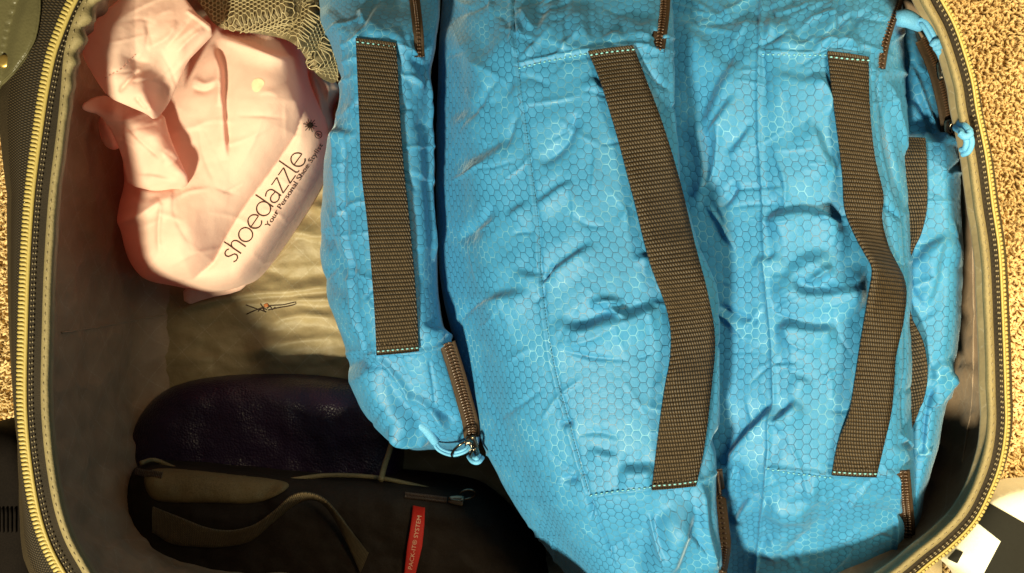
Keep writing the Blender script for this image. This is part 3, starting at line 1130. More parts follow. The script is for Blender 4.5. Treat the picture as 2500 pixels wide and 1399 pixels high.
sig = [
    [(600, 744), (622, 752), (640, 758), (650, 762)], [(602, 767), (622, 758), (648, 748), (668, 745), (690, 744), (708, 740), (724, 737), (720, 743), (700, 748), (676, 752), (655, 757)],
    [(636, 741), (644, 752), (652, 756)], [(652, 752), (660, 748), (664, 756), (672, 750)], [(630, 760), (640, 752), (646, 760)],
]
v, f = join([floor_line(s_, 0.00048, '', None) for s_ in sig])
mk('woven_logo', v, f, M['ink'], case)
c = FLOOR.hit(650, 744, 0.0008)
v, f = bead(c, np.array([.0017, .0004, 0]), np.array([-.0004, .0015, 0]), np.array([0, 0, .0004]))
mk('logo_square', v, f, mat_plain('orange_thread', (0.42, 0.13, 0.03), 0.7), case)


# ================================================================== blue packing cubes
def wr(x, y, seed, amp=1.0):
    mask = np.clip(0.55 + 1.1 * fbm(x / 260, y / 260, seed + 70), 0.1, 1.3)
    return amp * mask * (0.0030 * (crumple(x, y, 150, seed, 3) + 0.35) + 0.0008 * crumple(x, y, 55, seed + 5, 2)) \
        + 0.0016 * fbm(x / 140, y / 140, seed + 90)


def row(y, *cols):
    return (y, list(cols))


def fine(seed, x0, x1, y0, y1, n):
    r = np.random.default_rng(seed)
    out = []
    for i in range(n):
        cx, cy = r.uniform(x0, x1), r.uniform(y0, y1)
        a = math.radians(r.choice([-38, -12, 20, 75]) + r.normal(0, 14)); l = r.uniform(25, 85)
        dx, dy = math.cos(a) * l, math.sin(a) * l; b_ = r.normal(0, 9)
        w = r.uniform(2.8, 6.0)
        out.append(([(cx - dx, cy - dy), (cx - dy * b_ / l, cy + dx * b_ / l), (cx + dx, cy + dy)], w, w * r.uniform(1.0, 2.6), r.choice([-1, 1, 1]) * r.uniform(0.0007, 0.0019), 0.35))
    return out


GRP = 'blue packing cubes standing in the suitcase'
# ---- cube beside the pink bag -------------------------------------
c1 = empty('packing_cube', P(930, 600, ZF + 0.002), 'narrow blue packing cube nearest the pink bag, zip pull at its lower end', 'packing cube', GRP)


def cube1():
    R = []
    data = [  # y, sil, seam, strapL, strapR, redge
        (-330, 800, 830, 870, 960, 1030, -.16), (-250, 785, 815, 860, 970, 1050, -.10), (0, 780, 815, 866, 1000, 1072, -.030), (95, 803, 836, 868, 970, 1064, 0),
        (200, 829, 846, 872, 974, 1054, 0), (270, 822, 840, 876, 979, 1054, 0), (340, 797, 817, 880, 983, 1057, 0),
        (450, 785, 821, 887, 991, 1061, 0), (600, 780, 836, 902, 1004, 1064, 0), (700, 796, 849, 910, 1013, 1067, 0),
        (800, 831, 867, 918, 1019, 1084, 0), (870, 848, 889, 926, 1023, 1110, -.006), (950, 872, 907, 950, 1045, 1140, -.016),
        (1040, 928, 946, 985, 1065, 1163, -.032), (1080, 975, 990, 1020, 1085, 1166, -.05), (1096, 1000, 1012, 1040, 1095, 1155, -.085), (1100, 1005, 1015, 1045, 1096, 1150, -.15)]
    for y, a, b_, c, d, e, dz in data:
        R.append(row(y, (a + 22, ZF + .01), (a + 6, -.13 + dz * .5), (a, -.075 + dz), (b_, -.03 + dz), (c, -.016 + dz), (d, -.014 + dz), (e, -.036 + dz), (e + 4, -.07 + dz), (e - 40, ZF + .01)))

    cr = [
        # seam along the left shoulder, and along the right
        ([(838, 90), (846, 200), (816, 345), (824, 480), (838, 600), (862, 760), (888, 865)], 4, 5, 0.0022, 0.02),
        ([(842, 300), (834, 480), (850, 620), (872, 760)], 6, 9, -0.0028, 0.2),
        ([(1046, 160), (1050, 300), (1054, 470), (1060, 640)], 5, 5, 0.003, 0.08),
        ([(1010, 230), (1030, 400), (1040, 560), (1042, 700)], 22, 16, -0.0065, 0.25),
        ([(990, 140), (1020, 170), (1045, 230)], 10, 14, -0.005, 0.2), ([(985, 185), (1010, 195), (1030, 215)], 5, 8, 0.003, 0.3),
        # upper gathers
        ([(800, 10), (835, 60), (852, 100)], 10, 20, -0.006, 0.2), ([(930, 0), (900, 50), (886, 86)], 8, 18, -0.007, 0.2),
        ([(880, 20), (888, 60)], 8, 8, 0.004, 0.3), ([(960, 60), (990, 100), (1030, 140)], 12, 18, -0.005, 0.2),
        ([(868, 92), (965, 106), (1040, 150)], 4, 5, 0.0015, 0.05),
        # left face dents
        ([(800, 330), (830, 318), (868, 330)], 10, 14, -0.005, 0.2), ([(790, 560), (815, 620), (850, 680)], 14, 24, -0.004, 0.2),
        ([(800, 690), (850, 740), (880, 830)], 12, 22, -0.005, 0.2),
        # end panel: hem, deep fold and tail
        ([(888, 868), (925, 864), (1020, 858), (1100, 836)], 5, 5, 0.0028, 0.03),
        ([(1060, 800), (1085, 815), (1102, 832)], 8, 8, 0.004, 0.2), ([(1030, 790), (1065, 805), (1090, 835)], 8, 12, -0.006, 0.2),
        ([(894, 872), (925, 930), (965, 990), (1000, 1020), (1030, 1060)], 12, 30, -0.013, 0.12),
        ([(900, 868), (945, 900), (985, 950), (1010, 1000)], 8, 8, 0.004, 0.2),
        ([(1048, 880), (1058, 940), (1062, 990)], 3, 4, -0.0016, 0.1),
        ([(960, 1030), (1000, 1060), (1050, 1070)], 16, 10, 0.008, 0.2), ([(1040, 1000), (1080, 1010), (1110, 1030)], 8, 10, -0.004, 0.25),
        ([(985, 960), (1040, 990), (1090, 1050)], 10, 8, 0.004, 0.2),
    ]

    def disp(x, y):
        return creases(x, y, cr + fine(1, 790, 1060, -20, 1060, 46)) + wr(x, y, 11, 0.5)
    v, f, uv = grid_body(R, 0, 3.6, disp, 0.55)
    mk('body', v, f, M['blue'], c1, uv)
    return Surf(v, f)


B1 = cube1()
strap(B1, [(868, 92), (872, 180), (877, 300), (882, 420), (896, 540), (905, 640), (914, 760), (919, 868)],
      [(966, 104), (972, 190), (977, 300), (986, 420), (1000, 550), (1008, 640), (1016, 740), (1022, 858)],
      [0, .002, .003, .004, .004, .003, .002, 0], [0, .002, .004, .005, .005, .004, .002, 0], c1)
stitches(None, [(870, 102), (966, 115)], c1, M['bluestitch'], 11, 8, 0.0005, z0=-0.0105)
stitches(None, [(921, 858), (1021, 849)], c1, M['bluestitch'], 11, 8, 0.0005, z0=-0.0095)
zc = zipper(B1, [(1002, -60), (1012, 0), (1020, 70), (1024, 138)], c1, 26, off=0.003)
zc = zipper(B1, [(1092, 838, -.026), (1112, 900, -.031), (1132, 970, -.042), (1148, 1030, -.052), (1152, 1068, -.06)], c1, 40, coil=0.5, pitch=7)
slider(P(1150, 1082, -.058), P(1156, 1110, -.06) - P(1150, 1070, -.058), c1, 0.006, 0.0048, 0.003)
cpt = P(1128, 1096, -.050)
ring(cpt, P(1152, 1078, -.046) - cpt, (P(1136, 1104, -.062) - P(1128, 1096, -.050)), c1, 0.0009)
cpt = P(1158, 1108, -.048)
ring(cpt, P(1166, 1102, -.046) - cpt, P(1160, 1118, -.056) - cpt, c1, 0.0012)
cord([P(1060, 1075, -.060), P(1070, 1094, -.058), P(1090, 1105, -.056), P(1110, 1108, -.054), P(1135, 1100, -.053), P(1146, 1088, -.055)], c1, 0.0011)
cord([P(1148, 1112, -.056), P(1156, 1122, -.05), P(1166, 1124, -.048), P(1174, 1114, -.052)], c1, 0.0016)
v, f = tube(np.array([P(1006, 1010, -.056), P(1020, 1030, -.050), P(1040, 1048, -.050), P(1054, 1066, -.054), P(1062, 1078, -.058)]), [.0016, .0030, .0032, .0032, .0030], 12, 30)
mk('cord_sleeve', v, f, M['cord'], c1)

# ---- big middle cube -----------------------------------------------
c2 = empty('packing_cube', P(1480, 700, ZF + 0.002), 'largest blue packing cube, with its broad side panel showing, in the middle', 'packing cube', GRP)


def cube2():
    R = []
    data = [  # y sil lmid seam mid redge dz
        (-330, 1130, 1190, 1260, 1430, 1580, -.17), (-250, 1100, 1170, 1250, 1435, 1600, -.11), (0, 1076, 1152, 1248, 1445, 1640, -.034), (130, 1072, 1160, 1262, 1455, 1642, -.008), (400, 1064, 1172, 1297, 1480, 1652, .002),
        (600, 1066, 1182, 1316, 1505, 1700, .004), (720, 1080, 1196, 1322, 1525, 1748, .005), (880, 1122, 1232, 1350, 1548, 1752, .004),
        (1050, 1166, 1282, 1394, 1572, 1750, .002), (1200, 1235, 1345, 1437, 1592, 1748, -.002), (1399, 1378, 1450, 1510, 1640, 1768, -.035),
        (1520, 1470, 1525, 1575, 1680, 1790, -.05), (1580, 1530, 1570, 1610, 1700, 1790, -.16)]
    for y, a, b_, c, d, e, dz in data:
        R.append(row(y, (a + 30, ZF + .01), (a + 10, -.14 + dz), (a, -.07 + dz), (b_ * .6 + a * .4, -.025 + dz), (b_, 0.0 + dz), (c, .022 + dz), (d, .034 + dz), (e - 40, .030 + dz), (e, .018 + dz), (e + 2, -.02 + dz), (e - 60, ZF + .01)))
    cr = [
        # seams
        ([(1250, -40), (1264, 150), (1296, 400), (1316, 560), (1322, 690), (1350, 880), (1394, 1050), (1436, 1200), (1500, 1380)], 3, 4, -0.0016, 0.01),
        ([(1243, -40), (1257, 150), (1289, 400), (1309, 560), (1314, 690), (1342, 880), (1386, 1050), (1428, 1200)], 5, 4, 0.0010, 0.01),
        ([(1262, 160), (1340, 140), (1436, 122), (1545, 113), (1625, 130)], 4, 5, 0.0020, 0.03),
        ([(1436, 1212), (1520, 1200), (1600, 1190), (1700, 1178), (1752, 1150)], 5, 4, 0.0020, 0.03),
        # side panel dents
        ([(1110, 420), (1180, 385), (1225, 355), (1268, 332)], 34, 10, -0.0081, 0.25),
        ([(1090, 300), (1130, 285), (1165, 262)], 20, 24, -0.0050, 0.3), ([(1230, 240), (1252, 220), (1260, 190)], 16, 16, -0.0048, 0.3),
        ([(1230, 530), (1265, 505), (1292, 490)], 16, 8, -0.0050, 0.3), ([(1120, 590), (1170, 540), (1210, 500)], 22, 14, -0.0040, 0.3),
        ([(1250, 655), (1285, 668), (1316, 665)], 20, 8, -0.0050, 0.3), ([(1170, 720), (1230, 718), (1300, 705)], 16, 18, -0.0068, 0.25),
        ([(1160, 170), (1210, 100), (1240, 40)], 30, 30, -0.0048, 0.3), ([(1100, 60), (1180, 180), (1200, 250)], 26, 22, 0.005, 0.3),
        # top panel dents
        ([(1322, 690), (1350, 660), (1390, 630), (1446, 590)], 12, 9, -0.0075, 0.2), ([(1318, 690), (1335, 672), (1355, 640)], 5, 5, -0.004, 0.2),
        ([(1370, 770), (1390, 792), (1430, 795), (1480, 775), (1530, 765), (1580, 748), (1630, 740)], 24, 9, -0.0135, 0.15),
        ([(1480, 745), (1505, 762), (1528, 768)], 7, 5, 0.0055, 0.3), ([(1440, 745), (1480, 735), (1520, 740)], 14, 10, 0.005, 0.3),
        ([(1300, 500), (1330, 480), (1365, 455), (1400, 440)], 12, 8, -0.005, 0.2), ([(1320, 400), (1380, 350), (1410, 280)], 14, 14, -0.004, 0.2),
        ([(1545, 640), (1570, 622), (1600, 640)], 12, 10, -0.0055, 0.25), ([(1440, 180), (1460, 205), (1480, 225)], 12, 10, -0.006, 0.3),
        ([(1300, 90), (1330, 40), (1350, 0)], 14, 16, -0.006, 0.25), ([(1440, 20), (1430, 60), (1450, 100)], 14, 14, -0.006, 0.25),
        ([(1520, 20), (1560, 60), (1600, 40)], 18, 14, -0.006, 0.25), ([(1270, 20), (1290, 60), (1310, 70)], 10, 12, 0.005, 0.3),
        ([(1470, 88), (1500, 80), (1530, 92)], 10, 10, -0.005, 0.3), ([(1580, 75), (1600, 90), (1620, 120)], 12, 8, -0.004, 0.3),
        ([(1510, 1140), (1550, 1142), (1600, 1138)], 20, 9, -0.0095, 0.2), ([(1440, 1090), (1470, 1104), (1510, 1112)], 10, 8, -0.005, 0.25),
        ([(1366, 1030), (1380, 1034), (1400, 1030)], 8, 8, -0.004, 0.3), ([(1376, 1160), (1390, 1172), (1410, 1165)], 10, 8, -0.004, 0.3),
        # lower gathers
        ([(1590, 1290), (1620, 1260), (1640, 1240)], 10, 10, -0.006, 0.3), ([(1560, 1420), (1600, 1330), (1640, 1260), (1690, 1235)], 16, 50, -0.014, 0.15),
        ([(1640, 1400), (1670, 1300), (1700, 1236)], 26, 12, -0.012, 0.2), ([(1585, 1260), (1600, 1310), (1620, 1350)], 6, 6, 0.004, 0.25),
        ([(1710, 1180), (1720, 1280), (1745, 1390)], 14, 10, 0.006, 0.15), ([(1430, 1210), (1445, 1240), (1440, 1270)], 6, 6, -0.003, 0.3),
        # right shoulder
        ([(1642, 150), (1652, 380), (1700, 590), (1748, 730), (1752, 1000), (1766, 1130)], 5, 6, 0.0016, 0.03),
        ([(1560, 150), (1610, 200), (1640, 220)], 8, 10, -0.003, 0.25), ([(1760, 1040), (1740, 1100), (1710, 1170)], 6, 8, -0.004, 0.25),
    ]

    def disp(x, y):
        k = np.clip((420 - y) / 300, 0, 1) * 0.45 + 0.42
        return creases(x, y, cr + fine(2, 1100, 1740, -20, 1390, 90) + fine(22, 1100, 1640, -30, 140, 26)) + wr(x, y, 23, 1.0) * k
    v, f, uv = grid_body(R, 0, 3.6, disp, 0.55)
    mk('body', v, f, M['blue'], c2, uv)
    return Surf(v, f)


B2 = cube2()
strap(B2, [(1436, 124), (1470, 205), (1510, 340), (1554, 500), (1590, 645), (1634, 775), (1640, 865), (1624, 960), (1606, 1080), (1592, 1197)],
      [(1546, 110), (1580, 200), (1612, 285), (1660, 440), (1697, 595), (1722, 695), (1746, 790), (1744, 870), (1734, 965), (1722, 1080), (1700, 1186)][:10] if False else
      [(1546, 110), (1582, 205), (1616, 295), (1660, 440), (1697, 595), (1728, 715), (1746, 830), (1736, 960), (1720, 1090), (1700, 1187)],
      [0, .004, .005, .007, .009, .007, .010, .011, .005, 0], [0, .002, .006, .008, .008, .012, .005, .004, .005, 0], c2, zmin=.018)
stitches(None, [(1441, 135), (1490, 127), (1549, 121)], c2, M['bluestitch'], 11, 8, 0.0005, z0=0.0375)
stitches(None, [(1594, 1186), (1650, 1182), (1701, 1175)], c2, M['bluestitch'], 11, 8, 0.0005, z0=0.0375)
stitches(B2, [(1266, 168), (1340, 150), (1432, 132)], c2, M['bluestitch'], 12, 8, 0.0004)
stitches(B2, [(1440, 1210), (1520, 1198), (1590, 1190)], c2, M['bluestitch'], 12, 8, 0.0004)
stitches(B2, [(1250, -20), (1264, 150), (1296, 400), (1316, 560), (1322, 690), (1350, 880), (1394, 1050), (1436, 1200)], c2, M['darkseam'], 8, 8, 0.00022, off=0.0001)
zipper(B2, [(1622, -40), (1618, 30), (1612, 80), (1606, 122)], c2, 34, coil=0.4)
zipper(B2, [(1746, 1150), (1752, 1200), (1762, 1280), (1766, 1340), (1752, 1420)], c2, 36, coil=0.45)

# ---- third cube ------------------------------------------------------
c3 = empty('packing_cube', P(2000, 700, ZF + 0.002), 'blue packing cube with twisted brown handle, right of the largest one', 'packing cube', GRP)


def cube3():
    R = []
    data = [  # y lval lmid seam mid seamR sil dz
        (-330, 1640, 1720, 1830, 1980, 2120, 2140, -.17), (-240, 1620, 1730, 1850, 1990, 2160, 2180, -.11), (0, 1630, 1742, 1862, 2010, 2182, 2202, -.030), (130, 1630, 1745, 1856, 2005, 2152, 2206, -.006), (300, 1630, 1745, 1852, 2010, 2162, 2218, 0),
        (500, 1650, 1768, 1862, 2040, 2204, 2228, 0), (650, 1675, 1783, 1868, 2050, 2216, 2231, .002), (850, 1715, 1808, 1885, 2060, 2213, 2233, .002),
        (1000, 1722, 1812, 1888, 2060, 2206, 2231, 0), (1150, 1738, 1818, 1872, 2050, 2206, 2236, -.004), (1280, 1738, 1808, 1858, 2030, 2200, 2236, -.040), (1399, 1738, 1800, 1845, 2015, 2190, 2222, -.075),
        (1500, 1745, 1795, 1835, 1990, 2150, 2185, -.10), (1540, 1760, 1800, 1840, 1980, 2130, 2160, -.15)]
    for y, a, b_, c, d, e, g, dz in data:
        R.append(row(y, (a, ZF + .01), (a - 15, -.036 + dz), (b_, -.010 + dz), (c, .002 + dz), (c + 60, .010 + dz), (d, .013 + dz), (e - 30, .008 + dz), (e, -.001 + dz), (g, -.035 + dz), (g + 2, -.07 + dz), (g - 70, ZF + .01)))
    cr = [
        ([(1862, -40), (1855, 130), (1852, 300), (1862, 500), (1868, 650), (1885, 850), (1888, 1000), (1872, 1150), (1856, 1290), (1846, 1400)], 4, 5, 0.0022, 0.01),
        ([(1855, 128), (1930, 129), (2020, 131), (2120, 140)], 4, 4, 0.0018, 0.03), ([(1866, 1140), (1950, 1152), (2040, 1160), (2140, 1160), (2225, 1140)], 4, 5, 0.0026, 0.03),
        ([(2148, 175), (2144, 215), (2157, 280), (2180, 375), (2204, 500), (2214, 628), (2214, 850), (2206, 1000), (2215, 1130)], 4, 4, -0.0020, 0.03),
        # left panel folds into the valley
        ([(1660, 30), (1720, 100), (1790, 160), (1830, 70)], 24, 22, -0.007, 0.2), ([(1700, 330), (1755, 220), (1800, 150)], 14, 30, -0.010, 0.2),
        ([(1730, 330), (1770, 270), (1800, 230)], 9, 16, -0.007, 0.25), ([(1775, 380), (1810, 340), (1835, 300)], 7, 12, -0.006, 0.25), ([(1700, 520), (1725, 420), (1700, 250)], 8, 10, -0.006, 0.2),
        ([(1690, 480), (1740, 430), (1760, 300)], 10, 12, 0.004, 0.2), ([(1760, 510), (1790, 470), (1795, 440)], 8, 10, -0.004, 0.3),
        ([(1750, 745), (1800, 770), (1850, 785)], 10, 8, -0.004, 0.25), ([(1725, 500), (1760, 545), (1795, 610)], 4, 4, 0.003, 0.25), ([(1740, 760), (1780, 780), (1820, 830)], 5, 5, 0.003, 0.25),
        ([(1768, 1125), (1800, 1080), (1840, 1035), (1890, 985)], 24, 9, -0.015, 0.12), ([(1885, 1030), (1910, 1010), (1945, 975)], 16, 6, -0.010, 0.2),
        ([(1790, 1280), (1810, 1240), (1835, 1215)], 9, 7, -0.008, 0.25), ([(1795, 1230), (1790, 1180), (1810, 1110)], 5, 5, -0.005, 0.25),
        # top panel
        ([(1860, 535), (1900, 520), (1960, 512), (2010, 525), (2045, 555), (2075, 560)], 7, 28, -0.0125, 0.12), ([(1990, 520), (2030, 540), (2060, 545)], 12, 8, 0.006, 0.25),
        ([(1850, 620), (1875, 632), (1895, 615)], 12, 10, -0.006, 0.25), ([(1915, 690), (1940, 650), (2000, 620), (2050, 640)], 26, 20, -0.008, 0.2),
        ([(1930, 660), (1950, 705), (2000, 712), (2060, 705), (2110, 690)], 9, 24, -0.0125, 0.15), ([(2090, 640), (2105, 690), (2100, 740), (2060, 780)], 34, 24, -0.012, 0.2),
        ([(1890, 800), (1925, 790), (1985, 800), (2045, 796)], 8, 22, -0.011, 0.15), ([(1970, 690), (2000, 670), (2030, 650)], 10, 10, 0.006, 0.3),
        ([(1930, 915), (1960, 925), (1990, 940)], 10, 10, -0.005, 0.3), ([(1980, 290), (2000, 330), (2020, 380), (2050, 420)], 18, 16, -0.008, 0.2),
        ([(1880, 170), (1950, 190), (2030, 200)], 16, 24, -0.005, 0.2), ([(1980, 180), (2020, 230), (2030, 280)], 14, 10, 0.005, 0.3),
        ([(1900, 30), (1940, 90), (1960, 120)], 16, 20, -0.006, 0.25), ([(2036, 0), (2040, 50), (2044, 85)], 5, 12, -0.008, 0.15), ([(2100, 0), (2080, 50), (2100, 110)], 14, 12, -0.005, 0.25),
        ([(1780, 65), (1830, 55), (1870, 60)], 14, 10, -0.006, 0.25), ([(1880, 30), (1890, 70), (1870, 110)], 8, 8, -0.006, 0.3),
        ([(1990, 110), (2040, 105), (2100, 120)], 8, 10, 0.005, 0.25),
        ([(2150, 500), (2180, 520), (2205, 540)], 4, 6, -0.003, 0.25), ([(2160, 240), (2180, 400), (2215, 520)], 12, 10, -0.004, 0.2), ([(2170, 200), (2195, 300), (2215, 380)], 8, 10, 0.004, 0.25),
        # lower end
        ([(1870, 1190), (1920, 1200), (2010, 1170)], 20, 22, -0.010, 0.2), ([(1860, 1215), (1920, 1225), (1985, 1218)], 8, 12, -0.008, 0.2), ([(1870, 1250), (1940, 1240), (2000, 1260)], 16, 20, -0.006, 0.2),
        ([(2008, 1300), (2060, 1240), (2130, 1175)], 5, 5, 0.0035, 0.15), ([(1850, 1350), (1900, 1300), (1960, 1290)], 12, 20, -0.006, 0.2), ([(2190, 1160), (2188, 1260), (2180, 1399)], 4, 4, 0.003, 0.05),
        ([(2200, 1080), (2215, 1110), (2230, 1125)], 10, 8, -0.007, 0.25), ([(2195, 1060), (2215, 1080), (2225, 1100)], 6, 6, 0.004, 0.3),
    ]

    def disp(x, y):
        k = 0.48 + 0.4 * np.clip((y - 1130) / 100, 0, 1) + 0.25 * np.clip((300 - y) / 250, 0, 1)
        return creases(x, y, cr + fine(3, 1700, 2200, -20, 1390, 80) + fine(32, 1850, 2200, 1170, 1399, 24) + fine(33, 1680, 2190, -30, 140, 24)) + wr(x, y, 37, 1.0) * k
    v, f, uv = grid_body(R, 0, 3.6, disp, 0.55)
    mk('body', v, f, M['blue'], c3, uv)
    return Surf(v, f)


B3 = cube3()
strap(B3, [(2022, 124), (2040, 280), (2058, 420), (2064, 505), (2086, 562), (2112, 610), (2134, 656), (2124, 725), (2110, 800), (2094, 900), (2076, 1005), (2048, 1080), (2032, 1161)],
      [(2121, 138), (2124, 260), (2136, 380), (2157, 475), (2154, 535), (2172, 605), (2211, 690), (2208, 775), (2188, 870), (2184, 930), (2176, 1010), (2158, 1090), (2140, 1166)],
      [0, .003, .006, .010, .016, .022, .024, .022, .017, .014, .010, .004, 0], [0, .004, .005, .006, .006, .004, .006, .014, .012, .010, .006, .003, 0], c3, smoothw=14, zmin=-.004)
stitches(None, [(2026, 139), (2070, 144), (2123, 148)], c3, M['bluestitch'], 11, 8, 0.0005, z0=0.0185)
stitches(None, [(2034, 1152), (2090, 1156), (2140, 1157)], c3, M['bluestitch'], 11, 8, 0.0005, z0=0.0155)
stitches(B3, [(1860, 133), (1940, 134), (2018, 135)], c3, M['bluestitch'], 12, 8, 0.0004)
stitches(B3, [(1872, 1144), (1950, 1156), (2030, 1165)], c3, M['bluestitch'], 12, 8, 0.0004)
zipper(B3, [(2206, -60), (2190, 10), (2172, 60), (2158, 110), (2149, 166)], c3, 26, coil=0.5)
zipper(B3, [(2204, 1150), (2210, 1220), (2216, 1290), (2214, 1350), (2205, 1430)], c3, 36, coil=0.5, off=0.006)

# ---- last cube, half hidden against the wall --------------------------
c4 = empty('packing_cube', P(2270, 700, ZF + 0.002), 'half hidden blue packing cube against the right wall, two zip pulls on top', 'packing cube', GRP)


def cube4():
    R = []
    data = [  # y left a b sil  dz
        (-60, 2150, 2170, 2190, 2205, -.16), (20, 2140, 2190, 2212, 2232, -.06), (100, 2140, 2205, 2240, 2264, -.042), (220, 2140, 2218, 2268, 2302, -.03), (332, 2140, 2225, 2285, 2326, -.022),
        (338, 2140, 2230, 2300, 2340, -.004), (430, 2140, 2232, 2302, 2347, 0), (560, 2140, 2235, 2306, 2350, 0), (700, 2145, 2235, 2308, 2350, 0), (820, 2145, 2235, 2302, 2343, 0),
        (900, 2150, 2235, 2292, 2332, -.002), (1000, 2150, 2230, 2275, 2310, -.006), (1110, 2150, 2225, 2258, 2284, -.012), (1230, 2150, 2212, 2236, 2256, -.03), (1310, 2150, 2205, 2222, 2238, -.05), (1400, 2150, 2195, 2205, 2215, -.15)]
    for y, a, b_, c, d, dz in data:
        R.append(row(y, (a, ZF + .01), (a, -.05 + dz), (b_, -.018 + dz), (c, -.014 + dz), (d, -.035 + dz), (d - 12, -.06 + dz), (d - 60, ZF + .01)))
    cr = [
        ([(2255, 335), (2300, 333), (2345, 352)], 4, 4, 0.0024, 0.05),
        ([(2225, 240), (2255, 290), (2275, 335)], 8, 14, -0.010, 0.15), ([(2235, 60), (2245, 140), (2260, 180)], 16, 14, -0.006, 0.25), ([(2222, 160), (2250, 230), (2290, 330)], 8, 8, 0.005, 0.2),
        ([(2230, 650), (2265, 605), (2325, 568)], 24, 8, -0.008, 0.15), ([(2255, 760), (2285, 700), (2300, 600), (2325, 565)], 14, 9, -0.008, 0.15),
        ([(2262, 960), (2282, 905), (2312, 872)], 20, 8, -0.008, 0.15), ([(2240, 990), (2262, 950), (2280, 900)], 10, 10, -0.006, 0.25),
        ([(2270, 1000), (2300, 960), (2330, 900)], 10, 10, 0.004, 0.25), ([(2250, 1120), (2262, 1000), (2290, 930)], 6, 8, -0.004, 0.25), ([(2240, 1110), (2258, 1105), (2270, 1095)], 6, 6, 0.004, 0.25),
    ]

    def disp(x, y):
        return creases(x, y, cr + fine(4, 2230, 2340, 60, 1100, 26)) + wr(x, y, 53, 0.5)
    v, f, uv = grid_body(R, 0, 3.6, disp, 0.5)
    mk('body', v, f, M['blue'], c4, uv)
    return Surf(v, f)


B4 = cube4()
strap(B4, [(2176, 336), (2172, 420), (2170, 500), (2166, 570), (2150, 640), (2145, 700), (2150, 770), (2160, 840), (2166, 930), (2160, 1010), (2150, 1070)],
      [(2258, 336), (2261, 420), (2260, 510), (2246, 568), (2222, 620), (2212, 700), (2222, 775), (2250, 835), (2262, 905), (2252, 975), (2226, 1050)],
      [0, .001, .002, .002, .002, .002, .002, .002, .002, .001, 0], [0, .002, .004, .006, .006, .006, .006, .006, .004, .002, 0], c4, z0=-0.02, smoothw=12)
zipper(B4, [(2262, 92, -0.044), (2292, 160, -0.038), (2312, 230, -0.036), (2324, 290, -0.036), (2326, 332, -0.038)], c4, 58, coil=0.8, pitch=6)
slider(P(2304, 170, -0.034), P(2318, 210, -0.036) - P(2296, 140, -0.036), c4, 0.006, 0.005, 0.003)
slider(P(2322, 314, -0.034), P(2326, 330, -0.036) - P(2316, 290, -0.036), c4, 0.006, 0.005, 0.003)
ring(P(2312, 176, -0.028), np.array([.003, -.001, 0]), np.array([.0006, .003, .002]), c4, 0.0007)
ring(P(2330, 308, -0.028), np.array([.003, .001, 0]), np.array([-.0006, .003, .002]), c4, 0.0007)
v, f = tube(np.array([P(2190, 44, -0.028), P(2215, 46, -0.022), P(2238, 58, -0.022), P(2246, 64, -0.024)]), [.0050, .0058, .0050, .0038], 14, 24)
mk('cord_sleeve', v, f, M['cord'], c4)
cord([P(2238, 58, -0.022), P(2252, 54, -0.016), P(2266, 72, -0.014), P(2280, 98, -0.014), P(2288, 106, -0.016)], c4, 0.0016)
v, f = tube(np.array([P(2276, 112, -0.012), P(2284, 102, -0.010), P(2294, 104, -0.010), P(2292, 114, -0.010), P(2280, 116, -0.012)]), 0.0022, 8, 20)
mk('cord_knot', v, f, M['cord'], c4)
cord([P(2290, 110, -0.014), P(2300, 124, -0.014), P(2306, 138, -0.018)], c4, 0.0022, n=16)
cord([P(2338, 306, -.014), P(2350, 314, .003), P(2362, 326, .008)], c4, 0.0022, n=16)
v, f = tube(np.array([P(2344, 326, .008), P(2356, 334, .010), P(2368, 328, .010), P(2366, 320, .009)]), 0.0022, 8, 20)
mk('cord_knot', v, f, M['cord'], c4)
cord([P(2362, 330, .009), P(2366, 348, .008), P(2360, 366, .005), P(2348, 372, .001)], c4, 0.0018, n=24)
v, f, uv = sheet([(2329, 205), (2334, 230), (2338, 262), (2339, 290), (2328, 300), (2327, 250)], lambda x, y, d: -0.040 + 0.0 * x + .002 * np.minimum(d / 4, 1), 3, skirt=.02)
mk('side_panel', v, f, M['blue'], c4, uv)


# ================================================================== pink shoe bag
bag = empty('shoe_bag', P(560, 400, ZF + 0.002), 'crumpled pale pink cloth shoe bag printed with brown lettering', 'bag')
OUT = [(510, 20), (600, 10), (690, 25), (735, 70), (752, 150), (764, 196), (790, 255), (810, 300), (810, 345), (794, 398), (757, 474), (708, 552), (656, 628), (612, 684), (580, 704), (520, 716), (450, 704),
       (425, 698), (355, 686), (325, 655), (305, 615), (292, 565), (278, 542), (284, 500), (300, 450), (292, 400), (300, 330), (330, 260), (380, 160), (450, 90)]
INN = [(510, 40), (600, 25), (690, 40), (738, 130), (746, 250), (722, 330), (660, 420), (600, 500), (556, 570), (520, 640), (470, 682), (420, 690), (355, 678), (322, 645), (300, 590), (292, 540), (310, 480), (330, 420), (340, 330), (370, 230), (440, 140)]


